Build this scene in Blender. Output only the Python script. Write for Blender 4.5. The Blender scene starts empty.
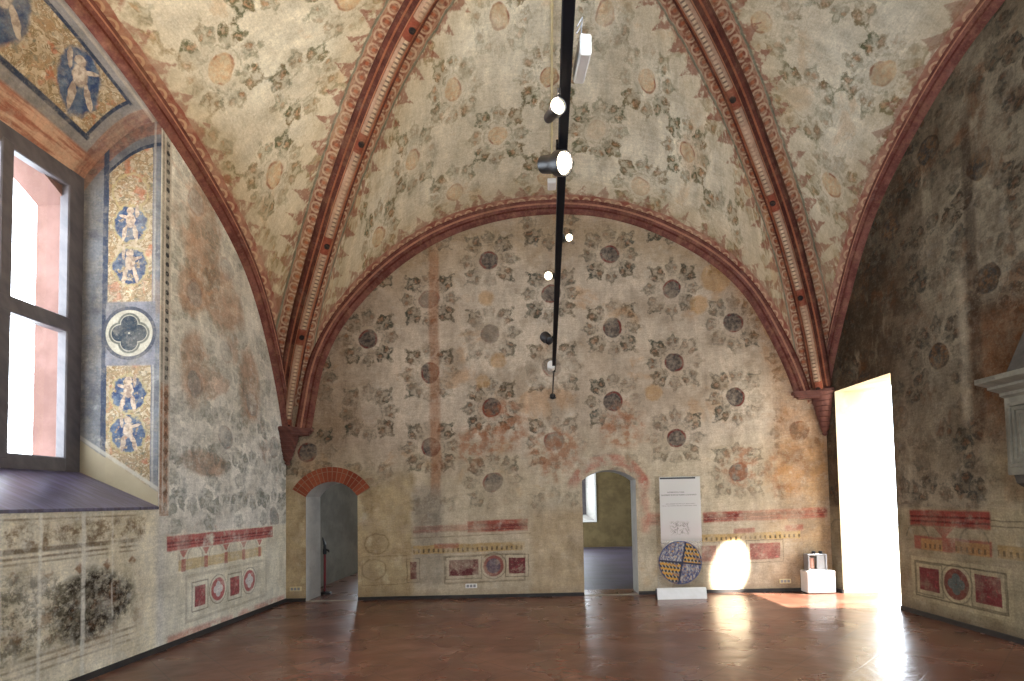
import bpy, math, random
import numpy as np
from mathutils import Vector, Matrix

random.seed(7)
PI = math.pi
COL = bpy.context.scene.collection
SC = bpy.context.scene

# ------------------------------------------------------------------ camera
FPX = 550.0
H_EYE = 1.6
pit, rol = math.radians(2.5), math.radians(1.2)
fwd = Vector((0, math.cos(pit), math.sin(pit)))
up0 = Vector((0, -math.sin(pit), math.cos(pit)))
r0 = Vector((1, 0, 0))
right = math.cos(rol) * r0 - math.sin(rol) * up0
up = math.sin(rol) * r0 + math.cos(rol) * up0
cam_d = bpy.data.cameras.new('camera')
cam = bpy.data.objects.new('camera', cam_d)
COL.objects.link(cam)
m = Matrix.Identity(4)
for i in range(3):
    m[i][0], m[i][1], m[i][2] = right[i], up[i], -fwd[i]
m[0][3], m[1][3], m[2][3] = 0, 0, H_EYE
cam.matrix_world = m
cam_d.sensor_fit = 'HORIZONTAL'
cam_d.sensor_width = 36.0
cam_d.lens = FPX / 1024 * 36.0
cam_d.shift_x = -36 / 1024
cam_d.shift_y = (475 - 340.5) / 1024
cam_d.clip_start = 0.05
SC.camera = cam

# ------------------------------------------------------------------ objects
def link(o, parent=None):
    COL.objects.link(o)
    if parent is not None:
        o.parent = parent
    return o

def mesh(name, verts, faces, mat=None, parent=None, uvs=None, smooth=False, kind=None):
    me = bpy.data.meshes.new(name)
    me.from_pydata([tuple(v) for v in verts], [], [tuple(f) for f in faces])
    if uvs:
        n = len(me.loops)
        vi = np.empty(n, dtype=np.int32)
        me.loops.foreach_get('vertex_index', vi)
        for k, arr in uvs.items():
            lay = me.uv_layers.new(name=k)
            a = np.asarray(arr, dtype=np.float32)[vi]
            lay.data.foreach_set('uv', a.ravel())
    if smooth:
        me.polygons.foreach_set('use_smooth', [True] * len(me.polygons))
    if mat:
        me.materials.append(mat)
    me.update()
    o = bpy.data.objects.new(name, me)
    link(o, parent)
    if kind:
        o['kind'] = kind
    return o

def tag(o, label, cat, group=None):
    o['label'] = label
    o['category'] = cat
    if group:
        o['group'] = group
    return o

def empty(name, loc, rz=0.0, kind=None):
    o = bpy.data.objects.new(name, None)
    o.location = loc
    o.rotation_euler = (0, 0, rz)
    COL.objects.link(o)
    if kind:
        o['kind'] = kind
    return o

class MB:
    """collects vertices and faces of one mesh"""
    def __init__(s):
        s.v, s.f = [], []
    def add(s, vs, fs):
        n = len(s.v)
        s.v += [Vector(p) for p in vs]
        s.f += [tuple(n + i for i in f) for f in fs]
        return s
    def box(s, x0, x1, y0, y1, z0, z1, bev=0.0):
        if bev <= 0:
            s.add([(x0, y0, z0), (x1, y0, z0), (x1, y1, z0), (x0, y1, z0), (x0, y0, z1), (x1, y0, z1), (x1, y1, z1), (x0, y1, z1)],
                  [(0, 3, 2, 1), (4, 5, 6, 7), (0, 1, 5, 4), (1, 2, 6, 5), (2, 3, 7, 6), (3, 0, 4, 7)])
        else:
            b = bev
            rings = [(z0, b), (z0 + b, 0), (z1 - b, 0), (z1, b)]
            vs = []
            for z, i in rings:
                c = b
                vs += [(x0 + c, y0 + i, z), (x1 - c, y0 + i, z), (x1 - i, y0 + c, z), (x1 - i, y1 - c, z),
                       (x1 - c, y1 - i, z), (x0 + c, y1 - i, z), (x0 + i, y1 - c, z), (x0 + i, y0 + c, z)]
            fs = [tuple(range(7, -1, -1)), tuple(range(24, 32))]
            for k in range(3):
                for j in range(8):
                    a = k * 8 + j
                    bb = k * 8 + (j + 1) % 8
                    fs.append((a, bb, bb + 8, a + 8))
            s.add(vs, fs)
        return s
    def lathe(s, prof, n=24, o=(0, 0, 0), ax=(0, 0, 1), fn=None):
        ax = Vector(ax).normalized()
        q = ax.to_track_quat('Z', 'Y')
        o = Vector(o)
        vs, fs = [], []
        for (r, z) in prof:
            for k in range(n):
                a = 2 * PI * k / n
                rr = r * (fn(a, z) if fn else 1.0)
                vs.append(o + q @ Vector((rr * math.cos(a), rr * math.sin(a), z)))
        for i in range(len(prof) - 1):
            for k in range(n):
                a, b = i * n + k, i * n + (k + 1) % n
                fs.append((a, b, b + n, a + n))
        fs.append(tuple(range(n - 1, -1, -1)))
        m_ = (len(prof) - 1) * n
        fs.append(tuple(range(m_, m_ + n)))
        s.add(vs, fs)
        return s
    def tube(s, pts, r, n=8):
        pts = [Vector(p) for p in pts]
        vs, fs = [], []
        for i, p in enumerate(pts):
            t = (pts[min(i + 1, len(pts) - 1)] - pts[max(i - 1, 0)]).normalized()
            rf = Vector((0, 0, 1)) if abs(t.z) < .9 else Vector((1, 0, 0))
            a = t.cross(rf).normalized()
            b = a.cross(t)
            rr = r[i] if isinstance(r, (list, tuple)) else r
            for k in range(n):
                an = 2 * PI * k / n
                vs.append(p + (a * math.cos(an) + b * math.sin(an)) * rr)
        for i in range(len(pts) - 1):
            for k in range(n):
                a, b = i * n + k, i * n + (k + 1) % n
                fs.append((a, b, b + n, a + n))
        fs.append(tuple(range(n - 1, -1, -1)))
        m_ = (len(pts) - 1) * n
        fs.append(tuple(range(m_, m_ + n)))
        s.add(vs, fs)
        return s
    def prism(s, poly, ext):
        """poly: list of 3D points (planar), extruded by vector ext"""
        n = len(poly)
        e = Vector(ext)
        p = [Vector(q) for q in poly]
        s.add(p + [q + e for q in p], [tuple(range(n - 1, -1, -1)), tuple(range(n, 2 * n))] +
              [(i, (i + 1) % n, n + (i + 1) % n, n + i) for i in range(n)])
        return s
    def build(s, name, mat, parent=None, smooth=False, kind=None):
        return mesh(name, s.v, s.f, mat, parent, None, smooth, kind)

def smooth_by_angle(o, ang=40):
    me = o.data
    me.polygons.foreach_set('use_smooth', [True] * len(me.polygons))
    me.set_sharp_from_angle(angle=math.radians(ang))
    return o

# ------------------------------------------------------------------ node language
def lin(c):
    return tuple((v / 255 / 12.92) if v / 255 <= .04045 else ((v / 255 + .055) / 1.055) ** 2.4 for v in c)

NT = None
class V:
    def __init__(s, x): s.x = x
    def __add__(a, b): return op('ADD', a, b)
    __radd__ = __add__
    def __sub__(a, b): return op('SUBTRACT', a, b)
    def __rsub__(a, b): return op('SUBTRACT', b, a)
    def __mul__(a, b): return op('MULTIPLY', a, b)
    __rmul__ = __mul__
    def __truediv__(a, b): return op('DIVIDE', a, b)
    def __rtruediv__(a, b): return op('DIVIDE', b, a)
    def __neg__(a): return op('MULTIPLY', a, -1.0)

def plug(sock, v):
    if isinstance(v, V): v = v.x
    if isinstance(v, bpy.types.NodeSocket): NT.links.new(v, sock)
    else: sock.default_value = v

def op(name, a, b=None, c=None):
    n = NT.nodes.new('ShaderNodeMath')
    n.operation = name
    for i, v in enumerate((a, b, c)):
        if v is not None: plug(n.inputs[i], v)
    return V(n.outputs[0])

def sst(a, b, x):
    n = NT.nodes.new('ShaderNodeMapRange')
    n.interpolation_type = 'SMOOTHSTEP'
    plug(n.inputs[0], x); plug(n.inputs[1], a); plug(n.inputs[2], b)
    n.inputs[3].default_value = 0.0; n.inputs[4].default_value = 1.0
    return V(n.outputs[0])

def vmin(a, b): return op('MINIMUM', a, b)
def vmax(a, b): return op('MAXIMUM', a, b)
def vabs(a): return op('ABSOLUTE', a)
def vsin(a): return op('SINE', a)
def vcos(a): return op('COSINE', a)
def wrap(x, lo, hi): return op('WRAP', x, hi, lo)
def hyp(a, b): return op('SQRT', a * a + b * b)
def less(a, b): return op('LESS_THAN', a, b)
def sel(k, a, b): return b + (a - b) * k           # k=1 -> a

def mix(f, a, b):
    n = NT.nodes.new('ShaderNodeMix')
    n.data_type = 'RGBA'
    plug(n.inputs[0], f)
    for i, c in ((6, a), (7, b)):
        if isinstance(c, tuple): n.inputs[i].default_value = (*lin(c), 1)
        else: NT.links.new(c.x, n.inputs[i])
    return V(n.outputs[2])

def comb(x, y, z=0.0):
    n = NT.nodes.new('ShaderNodeCombineXYZ')
    for i, v in enumerate((x, y, z)): plug(n.inputs[i], v)
    return n.outputs[0]

def noise(x, y, scale, detail=3.0, seed=0.0, rough=.55, dist=0.0):
    n = NT.nodes.new('ShaderNodeTexNoise')
    n.noise_dimensions = '3D'
    NT.links.new(comb(x, y, float(seed) / scale * 3.7), n.inputs['Vector'])
    n.inputs['Scale'].default_value = scale
    n.inputs['Detail'].default_value = detail
    n.inputs['Roughness'].default_value = rough
    n.inputs['Distortion'].default_value = dist
    return V(n.outputs[0])

def white(x, y):
    n = NT.nodes.new('ShaderNodeTexWhiteNoise')
    n.noise_dimensions = '2D'
    NT.links.new(comb(x, y), n.inputs['Vector'])
    return V(n.outputs[0])

def uv(name='uv'):
    n = NT.nodes.new('ShaderNodeUVMap')
    n.uv_map = name
    s = NT.nodes.new('ShaderNodeSeparateXYZ')
    NT.links.new(n.outputs[0], s.inputs[0])
    return V(s.outputs[0]), V(s.outputs[1])

def obj_xyz():
    n = NT.nodes.new('ShaderNodeTexCoord')
    s = NT.nodes.new('ShaderNodeSeparateXYZ')
    NT.links.new(n.outputs['Object'], s.inputs[0])
    return V(s.outputs[0]), V(s.outputs[1]), V(s.outputs[2])

def start(name):
    global NT
    mt = bpy.data.materials.new(name)
    mt.use_nodes = True
    NT = mt.node_tree
    NT.nodes.clear()
    return mt

def finish(col, rough=.9, height=None, bump=.3, bdist=.01, metal=0.0, spec=.3, emit=None, estr=0.0):
    b = NT.nodes.new('ShaderNodeBsdfPrincipled')
    o = NT.nodes.new('ShaderNodeOutputMaterial')
    NT.links.new(b.outputs[0], o.inputs[0])
    if isinstance(col, tuple): b.inputs['Base Color'].default_value = (*lin(col), 1)
    else: NT.links.new(col.x, b.inputs['Base Color'])
    plug(b.inputs['Roughness'], rough)
    b.inputs['Metallic'].default_value = metal
    b.inputs['Specular IOR Level'].default_value = spec
    if height is not None:
        bp = NT.nodes.new('ShaderNodeBump')
        bp.inputs['Strength'].default_value = bump
        bp.inputs['Distance'].default_value = bdist
        NT.links.new(height.x, bp.inputs['Height'])
        NT.links.new(bp.outputs[0], b.inputs['Normal'])
    if emit:
        b.inputs['Emission Color'].default_value = (*emit, 1)
        b.inputs['Emission Strength'].default_value = estr
    return b

def simple(name, c, rough=.6, metal=0.0, spec=.5, var=.0, scale=8.0, c2=None, bump=0.0):
    mt = start(name)
    x, y, z = obj_xyz()
    n = noise(x + z * .7, y + z * .6, scale, 5.0, 3)
    if c2 is None: c2 = tuple(v * (1 - var) for v in c)
    col = mix(sst(.3, .7, n), c, c2)
    finish(col, rough, n if bump else None, bump, .004, metal, spec)
    return mt

def scale(c, f):
    n = NT.nodes.new('ShaderNodeVectorMath')
    n.operation = 'SCALE'
    NT.links.new(c.x, n.inputs[0]); plug(n.inputs['Scale'], f)
    return V(n.outputs[0])

def age(c, base, x, y, seed, k=1.0, grit=1.0, salt=.3):
    """losses, grime and salts of an old fresco: base shows through where paint is gone"""
    e1 = sst(.49, .62, noise(x, y, 2.6, 8.0, seed, .68))
    e2 = sst(.51, .64, noise(x, y, 9.0, 6.0, seed + 1, .7))
    e3 = sst(.54, .68, noise(x, y, 34.0, 4.0, seed + 2, .75))
    er = vmin(e1 * .5 + e2 * .5 + e3 * .5, 1.0) * k
    c = mix(er, c, base)
    g = noise(x, y, 46.0, 5.0, seed + 3, .78)
    h = noise(x * 1.0, y * .45, 5.0, 9.0, seed + 4, .72)
    q = noise(x * .3, y * 2.2, 14.0, 6.0, seed + 6, .75)
    f = (1.0 + (g - .5) * 1.1 * grit) * (1.0 + (h - .5) * 1.3 * grit) * (1.0 + (q - .5) * .6 * grit)
    c = scale(c, f)
    c = mix(sst(.56, .7, noise(x, y, 3.8, 9.0, seed + 5, .74)) * salt, c, (214, 210, 198))
    return c

def wobble(x, y, seed, a=.02):
    return (x + (noise(x, y, 5.0, 5.0, seed, .65) - .5) * a * 2, y + (noise(x, y, 5.0, 5.0, seed + 1, .65) - .5) * a * 2)

def boxm(x, y, x0, x1, y0, y1, s=.012):
    return sst(x0 - s, x0 + s, x) * sst(x1 + s, x1 - s, x) * sst(y0 - s, y0 + s, y) * sst(y1 + s, y1 - s, y)

def band(v, c, hw, s=.008):
    return sst(hw + s, hw - s, vabs(v - c))

# ---- paint vocabulary
def plaster(x, y, pal, seed, orange=.6, streak=.25):
    n1 = noise(x, y, .55, 4.0, seed)
    n2 = noise(x, y, 2.1, 8.0, seed + 1, .65)
    n3 = noise(x, y, 1.15, 7.0, seed + 2, .62, .4)
    n4 = noise(x * 3.0, y * .35, 1.3, 6.0, seed + 3, .6)
    n5 = noise(x, y, 22.0, 4.0, seed + 4, .7)
    c = mix(sst(.38, .62, n1), pal[0], pal[1])
    c = mix(sst(.5, .68, n2) * .75, c, pal[2])
    c = mix(sst(.57, .66, n3) * orange, c, pal[3])
    c = mix(sst(.55, .75, n4) * streak, c, pal[4])
    c = mix(sst(.48, .75, n5) * .35, c, pal[5])
    return c, n2, n5

def rosettes(col, x, y, x0, y0, dx, dy, rd, R, seed, pal, wear, warp=.07, hw=.125):
    w1 = noise(x, y, 1.6, 3.0, seed + 11) - .5
    w2 = noise(x, y, 1.6, 3.0, seed + 12) - .5
    h1 = noise(x, y, 8.5, 4.0, seed + 13, .6) - .5
    h2 = noise(x, y, 8.5, 4.0, seed + 14, .6) - .5
    xw = x + w1 * warp * 2 + h1 * hw
    yw = y + w2 * warp * 2 + h2 * hw
    ax, ay = wrap(xw - x0, -dx, dx), wrap(yw - y0, -dy / 2, dy / 2)
    bx, by = wrap(xw - x0 - dx, -dx, dx), wrap(yw - y0 - dy / 2, -dy / 2, dy / 2)
    k = less(ax * ax + ay * ay, bx * bx + by * by)
    lx, ly = sel(k, ax, bx), sel(k, ay, by)
    rnd = white(op('ROUND', (xw - lx) * 4.0) , op('ROUND', (yw - ly) * 4.0))
    r = hyp(lx, ly)
    rs = hyp(lx - h1 * hw * .8, ly - h2 * hw * .8)
    th = op('ARCTAN2', ly, lx)
    ph = wrap(th, -PI / 8, PI / 8)
    big = sst(.2, -.2, vcos(th * 4.0))
    q = R / .4
    a = r * vcos(ph) - R
    b = vabs(r * vsin(ph))
    sc = .95 + big * .3
    d0 = hyp(a / sc, b / sc)
    an = op('ARCTAN2', b, a)
    lob = 1.0 + vcos(an * 5.0) * .16
    body = sst(.125 * q, .1 * q, d0 / lob)
    edge_ = band(d0 / lob, .1 * q, .022 * q, .016 * q)
    d1 = hyp(a / sc + .005 * q, b / sc - .07 * q)
    curl = band(d1, .042 * q, .016 * q, .014 * q)
    core = sst(.058 * q, .025 * q, d1) * sst(.42, .6, noise(x, y, 8.0, 3.0, seed + 19) + big * .1)
    bud = sst(.05 * q, .03 * q, hyp(a / sc - .15 * q, b * 1.2))
    base = sst(.06 * q, .035 * q, hyp(a / sc + .12 * q, b * 1.5))
    leaf = vmax(vmax(edge_ * sst(-.06 * q, .03 * q, a + b * .6 + .03 * q), curl), vmax(base * .6, bud * .8))
    n = noise(x, y, 19.0, 4.0, seed + 15, .65)
    brk = sst(.36, .54, n)
    tone = mix(sst(.42, .6, noise(x, y, 4.0, 3.0, seed + 16)), pal['leaf'], pal['leaf2'])
    col = mix(body * wear * pal.get('fill', .42) * sst(.32, .5, n + .04), col, tone)
    col = mix(core * wear * .65, col, pal['core'])
    col = mix(leaf * brk * wear * (.5 + big * .4), col, mix(.25, tone, pal.get('line', pal['leaf'])))
    # centre medallion
    disc = sst(rd + .012, rd - .012, rs)
    inner = sst(.35, .65, noise(x, y, 17.0, 4.0, seed + 17))
    dc = mix(inner, pal['disc'], pal['disc2'])
    rim = band(rs, rd * .9, rd * .1, .012) * sst(.42, .6, noise(x, y, 5.0, 2.0, seed + 18)) * .85
    dc = mix(rim, dc, pal['rim'])
    pres = sst(.12, .3, rnd)
    col = mix(disc * vmin(wear + .25, 1.0) * pres, col, dc)
    scal = band(r, rd * 1.35 + vabs(vsin(th * 6.0)) * rd * .16, .012, .01) * wear * brk
    col = mix(scal * .4, col, pal['leaf'])
    return col

# ------------------------------------------------------------------ room numbers
XL, YB, YF = -4.35, 9.12, -0.35
def XR(y): return 4.65 + (9.12 - y) * .0614
AX, AY = .2, 4.4
ZA = 7.36

def interp(tab, n=200):
    """smooth resampling of a table of (t, v) by a monotone cubic"""
    t = np.array([p[0] for p in tab], float); v = np.array([p[1] for p in tab], float)
    h = np.diff(t); d = np.diff(v) / h
    mm = np.zeros(len(t))
    mm[0], mm[-1] = d[0], d[-1]
    for i in range(1, len(t) - 1):
        if d[i - 1] * d[i] > 0:
            w1, w2 = 2 * h[i] + h[i - 1], h[i] + 2 * h[i - 1]
            mm[i] = (w1 + w2) / (w1 / d[i - 1] + w2 / d[i])
    q = np.linspace(t[0], t[-1], n)
    idx = np.clip(np.searchsorted(t, q, side='right') - 1, 0, len(t) - 2)
    s = (q - t[idx]) / h[idx]
    out = ((1 + 2 * s) * (1 - s) ** 2) * v[idx] + s * (1 - s) ** 2 * h[idx] * mm[idx] + s * s * (3 - 2 * s) * v[idx + 1] + s * s * (s - 1) * h[idx] * mm[idx + 1]
    for _ in range(30):
        out[1:-1] = .25 * out[:-2] + .5 * out[1:-1] + .25 * out[2:]
    return q, out

def resample(P, n):
    P = np.asarray(P)
    s = np.concatenate([[0], np.cumsum(np.linalg.norm(np.diff(P, axis=0), axis=1))])
    q = np.linspace(0, s[-1], n)
    return np.stack([np.interp(q, s, P[:, k]) for k in range(3)], 1)

NR = 161
def rib_curve(corner, tab):
    t, z = interp(tab, 300)
    P = np.stack([corner[0] + (AX - corner[0]) * t, corner[1] + (AY - corner[1]) * t, z], 1)
    return resample(P, NR)
T_L = [(-.02, 2.1), (0.012, 2.84), (.05, 3.52), (.1, 4.15), (.198, 4.92), (.278, 5.46), (.331, 5.80), (.428, 6.30), (.526, 6.72), (.61, 6.98), (.703, 7.14), (.85, 7.29), (1, ZA)]
T_R = [(-.02, 2.4), (.02, 2.9), (.055, 3.3), (.097, 4.0), (.18, 4.86), (.265, 5.5), (.386, 6.13), (.527, 6.74), (.685, 7.11), (.85, 7.29), (1, ZA)]
corners = {'BL': (XL, YB), 'BR': (XR(YB), YB), 'FL': (XL, YF), 'FR': (XR(YF), YF)}
ribs = {k: rib_curve(c, T_L if k[1] == 'L' else T_R) for k, c in corners.items()}

# formerets (intrados lines on the wall planes), from springing to springing
back_tab = [(-4.02, 2.45), (-3.93, 2.88), (-3.77, 3.89), (-3.46, 4.55), (-2.95, 5.15), (-2.44, 5.61), (-1.86, 5.98), (-1.25, 6.23), (-.52, 6.4), (.25, 6.45),
            (1.0, 6.39), (1.73, 6.17), (2.51, 5.77), (3.05, 5.37), (3.46, 4.9), (3.76, 4.28), (4.01, 3.75), (4.19, 3.2), (4.3, 2.6)]
left_half = [(9.09, 2.5), (9.03, 2.83), (8.92, 3.19), (8.59, 3.98), (8.21, 4.65), (7.86, 5.08), (7.37, 5.42), (6.83, 5.7), (6.1, 6.0), (5.42, 6.19), (4.88, 6.3), (4.4, 6.34)]
right_half = [(9.09, 2.9), (9.02, 3.32), (8.63, 4.12), (8.13, 4.98), (7.84, 5.4), (7.45, 5.8), (6.79, 6.24), (6.18, 6.56), (5.57, 6.72), (5.0, 6.8), (4.4, 6.84)]

def smooth_poly(P, n, it=60):
    P = resample(np.asarray(P, float), 240)
    for _ in range(it):
        P[1:-1] = .25 * P[:-2] + .5 * P[1:-1] + .25 * P[2:]
    return resample(P, n)
NF = 2 * NR - 1
F_B = smooth_poly([(x, YB, z) for x, z in back_tab], NF)
sc_f = (XR(YF) - XL) / (XR(YB) - XL)
F_F = F_B.copy(); F_F[:, 1] = YF; F_F[:, 0] = XL + (F_F[:, 0] - XL) * sc_f
lf = left_half + [(2 * AY - y, z) for y, z in left_half[-2::-1]]
rf = right_half + [(2 * AY - y, z) for y, z in right_half[-2::-1]]
def sy(y): return y if y > AY else AY - (AY - y) * (AY - YF) / (YB - AY)
F_L = smooth_poly([(XL, sy(y), z) for y, z in lf], NF)
F_R = smooth_poly([(XR(sy(y)), sy(y), z) for y, z in rf], NF)

def plane_frame(P, inward):
    """tangent, outward normal in the curve's own vertical plane"""
    T = np.gradient(P, axis=0); T /= np.linalg.norm(T, axis=1)[:, None]
    N = np.cross(T, inward); N /= np.linalg.norm(N, axis=1)[:, None]
    return T, N

def sweep(name, P, side, prof, mat, kind='structure', up_hint=None):
    """sweep a profile (lateral along `side`, outward along the in-plane normal) along curve P"""
    P = np.asarray(P); side = np.asarray(side, float)
    T = np.gradient(P, axis=0); T /= np.linalg.norm(T, axis=1)[:, None]
    N = np.cross(side, T); N /= np.linalg.norm(N, axis=1)[:, None]
    mid = len(P) // 2
    # outward = away from the room's centre
    cen = np.array([AX, AY, 3.0])
    if np.sum((P - cen) * N) < 0: N = -N
    arc = np.concatenate([[0], np.cumsum(np.linalg.norm(np.diff(P, axis=0), axis=1))])
    L = len(prof)
    pl = [0.0]
    for a, b in zip(prof[:-1], prof[1:]): pl.append(pl[-1] + math.hypot(b[0] - a[0], b[1] - a[1]))
    vs, uvv, fs = [], [], []
    for i in range(len(P)):
        for j, (q, h) in enumerate(prof):
            vs.append(P[i] + side * q + N[i] * h)
            uvv.append((arc[i], pl[j] / pl[-1]))
    for i in range(len(P) - 1):
        for j in range(L - 1):
            a = i * L + j
            fs.append((a, a + 1, a + L + 1, a + L))
    o = mesh(name, vs, fs, mat, None, {'uv': uvv}, False, kind)
    return smooth_by_angle(o, 50)

# ------------------------------------------------------------------ materials
def m_vault():
    mt = start('painted_vault_plaster')
    x, y = uv('uv'); dr, sr = uv('rib'); df, sf = uv('formeret')
    pal = [(214, 206, 184), (198, 186, 162), (176, 163, 138), (188, 152, 112), (152, 143, 126), (150, 134, 110)]
    c, n2, n5 = plaster(x, y, pal, 21, .45, .3)
    wear = sst(.34, .54, noise(x, y, .9, 5.0, 31)) * .65 + .38
    pr = dict(fill=.3, line=(64, 70, 44), leaf=(84, 86, 58), leaf2=(118, 94, 60), core=(168, 112, 70), disc=(190, 156, 120), disc2=(192, 174, 142), rim=(134, 78, 58))
    c = rosettes(c, x, y, .0, .55, 0.78, 1.6, .15, .37, 40, pr, wear, .1, .16)
    base_c = mix(.5, c, mix(sst(.4, .62, n2), pal[0], pal[1]))
    c = age(c, base_c, x, y, 70, .5, .8, .25)
    # painted band beside the ribs
    wob = (noise(x, y, 6.0, 3.0, 33) - .5) * .05
    dw = dr + wob
    def fringe(c, d, s, w0, seed, strong):
        t = vabs(wrap(s, -.17, .17)) / .17
        inv = 1.0 - t
        tip = w0 + .03 + inv * inv * .2 + (noise(x, y, 15.0, 2.0, seed) - .5) * .12
        spike = sst(tip + .02, tip - .02, d) * sst(w0 - .02, w0 + .01, d)
        brk = sst(.36, .52, noise(x, y, 11.0, 3.0, seed + 1))
        c = mix(sst(w0 + .5, w0 + .1, d) * .35, c, (176, 152, 112))
        c = mix(spike * brk * strong * .8, c, (132, 78, 62))
        return c
    c = fringe(c, dw, sr, .31, 51, .95)
    c = mix(band(dw, .31, .014) * .8, c, (92, 96, 80))
    bandm = sst(.3, .29, dw)
    bc = mix(sst(.3, .7, noise(x, y, 4.0, 5.0, 54)), (112, 60, 46), (138, 90, 68))
    bc = mix(sst(.55, .68, noise(x, y, .9, 3.0, 55)) * .7, bc, (172, 130, 90))
    ring1 = band(hyp(wrap(sr, -.09, .09), dr - .205), .066, .013, .008)
    ring2 = band(hyp(wrap(sr + .09, -.09, .09), dr - .205), .06, .012, .008)
    dot = sst(.034, .016, hyp(wrap(sr, -.09, .09), dr - .205))
    wr = sst(.3, .5, noise(x, y, 7.0, 4.0, 57))
    bc = mix(ring2 * .55 * wr, bc, (176, 142, 114))
    bc = mix(ring1 * .85 * wr, bc, (190, 160, 132))
    bc = mix(dot * .6, bc, (176, 100, 66))
    bc = mix(band(dr, .285, .008) + band(dr, .12, .008), bc, (158, 120, 98))
    c = mix(bandm, c, bc)
    # band beside the wall ribs
    dfw = df + wob
    c2 = fringe(c, dfw, sf, .2, 61, .75)
    c = mix(sst(.3, .36, dr), c, c2)
    fm = sst(.21, .2, dfw) * sst(.02, .06, dr - .3)
    fc = mix(sst(.3, .7, noise(x, y, 5.0, 4.0, 64)), (136, 78, 64), (168, 128, 106))
    fr = band(hyp(wrap(sf, -.09, .09), df - .1), .055, .014, .006)
    fc = mix(fr * .8, fc, (196, 160, 128))
    c = mix(fm, c, fc)
    c = age(c, mix(.7, c, pal[2]), x, y, 75, .5, .55, .0)
    finish(c, .92, n2 * .6 + n5 * .4, .35, .02, spec=.15)
    return mt

def m_rib():
    mt = start('painted_rib')
    s, p = uv('uv')
    n = noise(s * 1.0, p * .6, 5.0, 6.0, 4)
    c = mix(sst(.3, .7, n), (74, 38, 32), (98, 56, 46))
    c = mix(band(p, .5, .10, .01), c, (164, 132, 110))
    tick = sst(.2, .5, vsin(s * 105.0))
    wr = sst(.38, .55, noise(s, p, 1.6, 4.0, 6))
    c = mix(band(p, .5, .04, .01) * tick * (wr * .6 + .2), c, (92, 78, 66))
    c = mix(band(p, .5, .026, .01) * (1.0 - tick) * (wr * .6 + .25), c, (196, 172, 142))
    c = mix((band(p, .37, .018) + band(p, .63, .018)), c, (168, 112, 84))
    c = mix((band(p, .22, .02) + band(p, .78, .02)), c, (150, 92, 66))
    node = sst(.14, .12, vabs(wrap(s, -.75, .75)))
    nd = sst(.05, .035, hyp(wrap(s, -.75, .75), (p - .5) * .7))
    c = mix(node * band(p, .5, .12), c, (128, 66, 48))
    c = mix(nd, c, (34, 30, 30))
    c = mix(sst(.6, .72, noise(s, p, 1.2, 4.0, 8)) * .5, c, (176, 128, 90))
    c = age(c, mix(.6, c, (156, 120, 92)), s, p * .5, 680, .6, .9, .06)
    finish(c, .85, n, .2, .01, spec=.2)
    return mt

def m_formeret():
    mt = start('painted_wall_rib')
    s, p = uv('uv')
    n = noise(s, p * .5, 6.0, 6.0, 5)
    c = mix(sst(.3, .7, n), (92, 50, 44), (122, 78, 68))
    c = mix(band(p, .3, .04) + band(p, .72, .05), c, (86, 40, 32))
    c = mix(band(p, .5, .05), c, (168, 118, 96))
    c = age(c, mix(.6, c, (156, 120, 92)), s, p * .3, 690, .6, .9, .06)
    finish(c, .85, n, .2, .01, spec=.2)
    return mt

def dado_frieze(c, x, z, x0, x1, z0, z1, wear, ochre=(166, 136, 88)):
    mk = boxm(x, z, x0, x1, z0, z1, .01)
    t = sst(.1, .5, vsin(x * 78.0)) * band(z, z0 + (z1 - z0) * .35, (z1 - z0) * .22, .01)
    c = mix(mk * wear, c, ochre)
    c = mix(mk * t * wear * .85, c, (60, 50, 38))
    return c

def porphyry(c, x, z, x0, x1, z0, z1, seed, wear, col=(96, 34, 42), frame=(140, 128, 100)):
    fr = boxm(x, z, x0 - .06, x1 + .06, z0 - .06, z1 + .06, .006) * (1.0 - boxm(x, z, x0 - .045, x1 + .045, z0 - .045, z1 + .045, .006))
    c = mix(fr * wear * .7, c, (84, 74, 58))
    n = noise(x, z, 14.0, 4.0, seed)
    rc = mix(sst(.55, .7, n) * .6, col, tuple(min(255, int(v * 1.5)) for v in col))
    return mix(boxm(x, z, x0, x1, z0, z1, .008) * wear, c, rc)

def roundel(c, x, z, xc, zc, r, wear, rim=(128, 62, 60), mid=(112, 104, 108), quatre=None):
    d = hyp(x - xc, z - zc)
    c = mix(band(d, r * 1.25, r * .05, .006) * wear * .6, c, (92, 82, 66))
    c = mix(sst(r + .008, r - .008, d) * wear, c, rim)
    if quatre is not None:
        ax, az = vabs(x - xc), vabs(z - zc)
        q = vmin(hyp(ax - r * .36, az), hyp(ax, az - r * .36))
        c = mix(sst(r * .36, r * .3, q) * wear, c, quatre)
    else:
        c = mix(sst(r * .74, r * .66, d) * wear, c, mix(sst(.4, .6, noise(x, z, 9.0, 4.0, 77)), mid, (88, 82, 92)))
    return c

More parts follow.
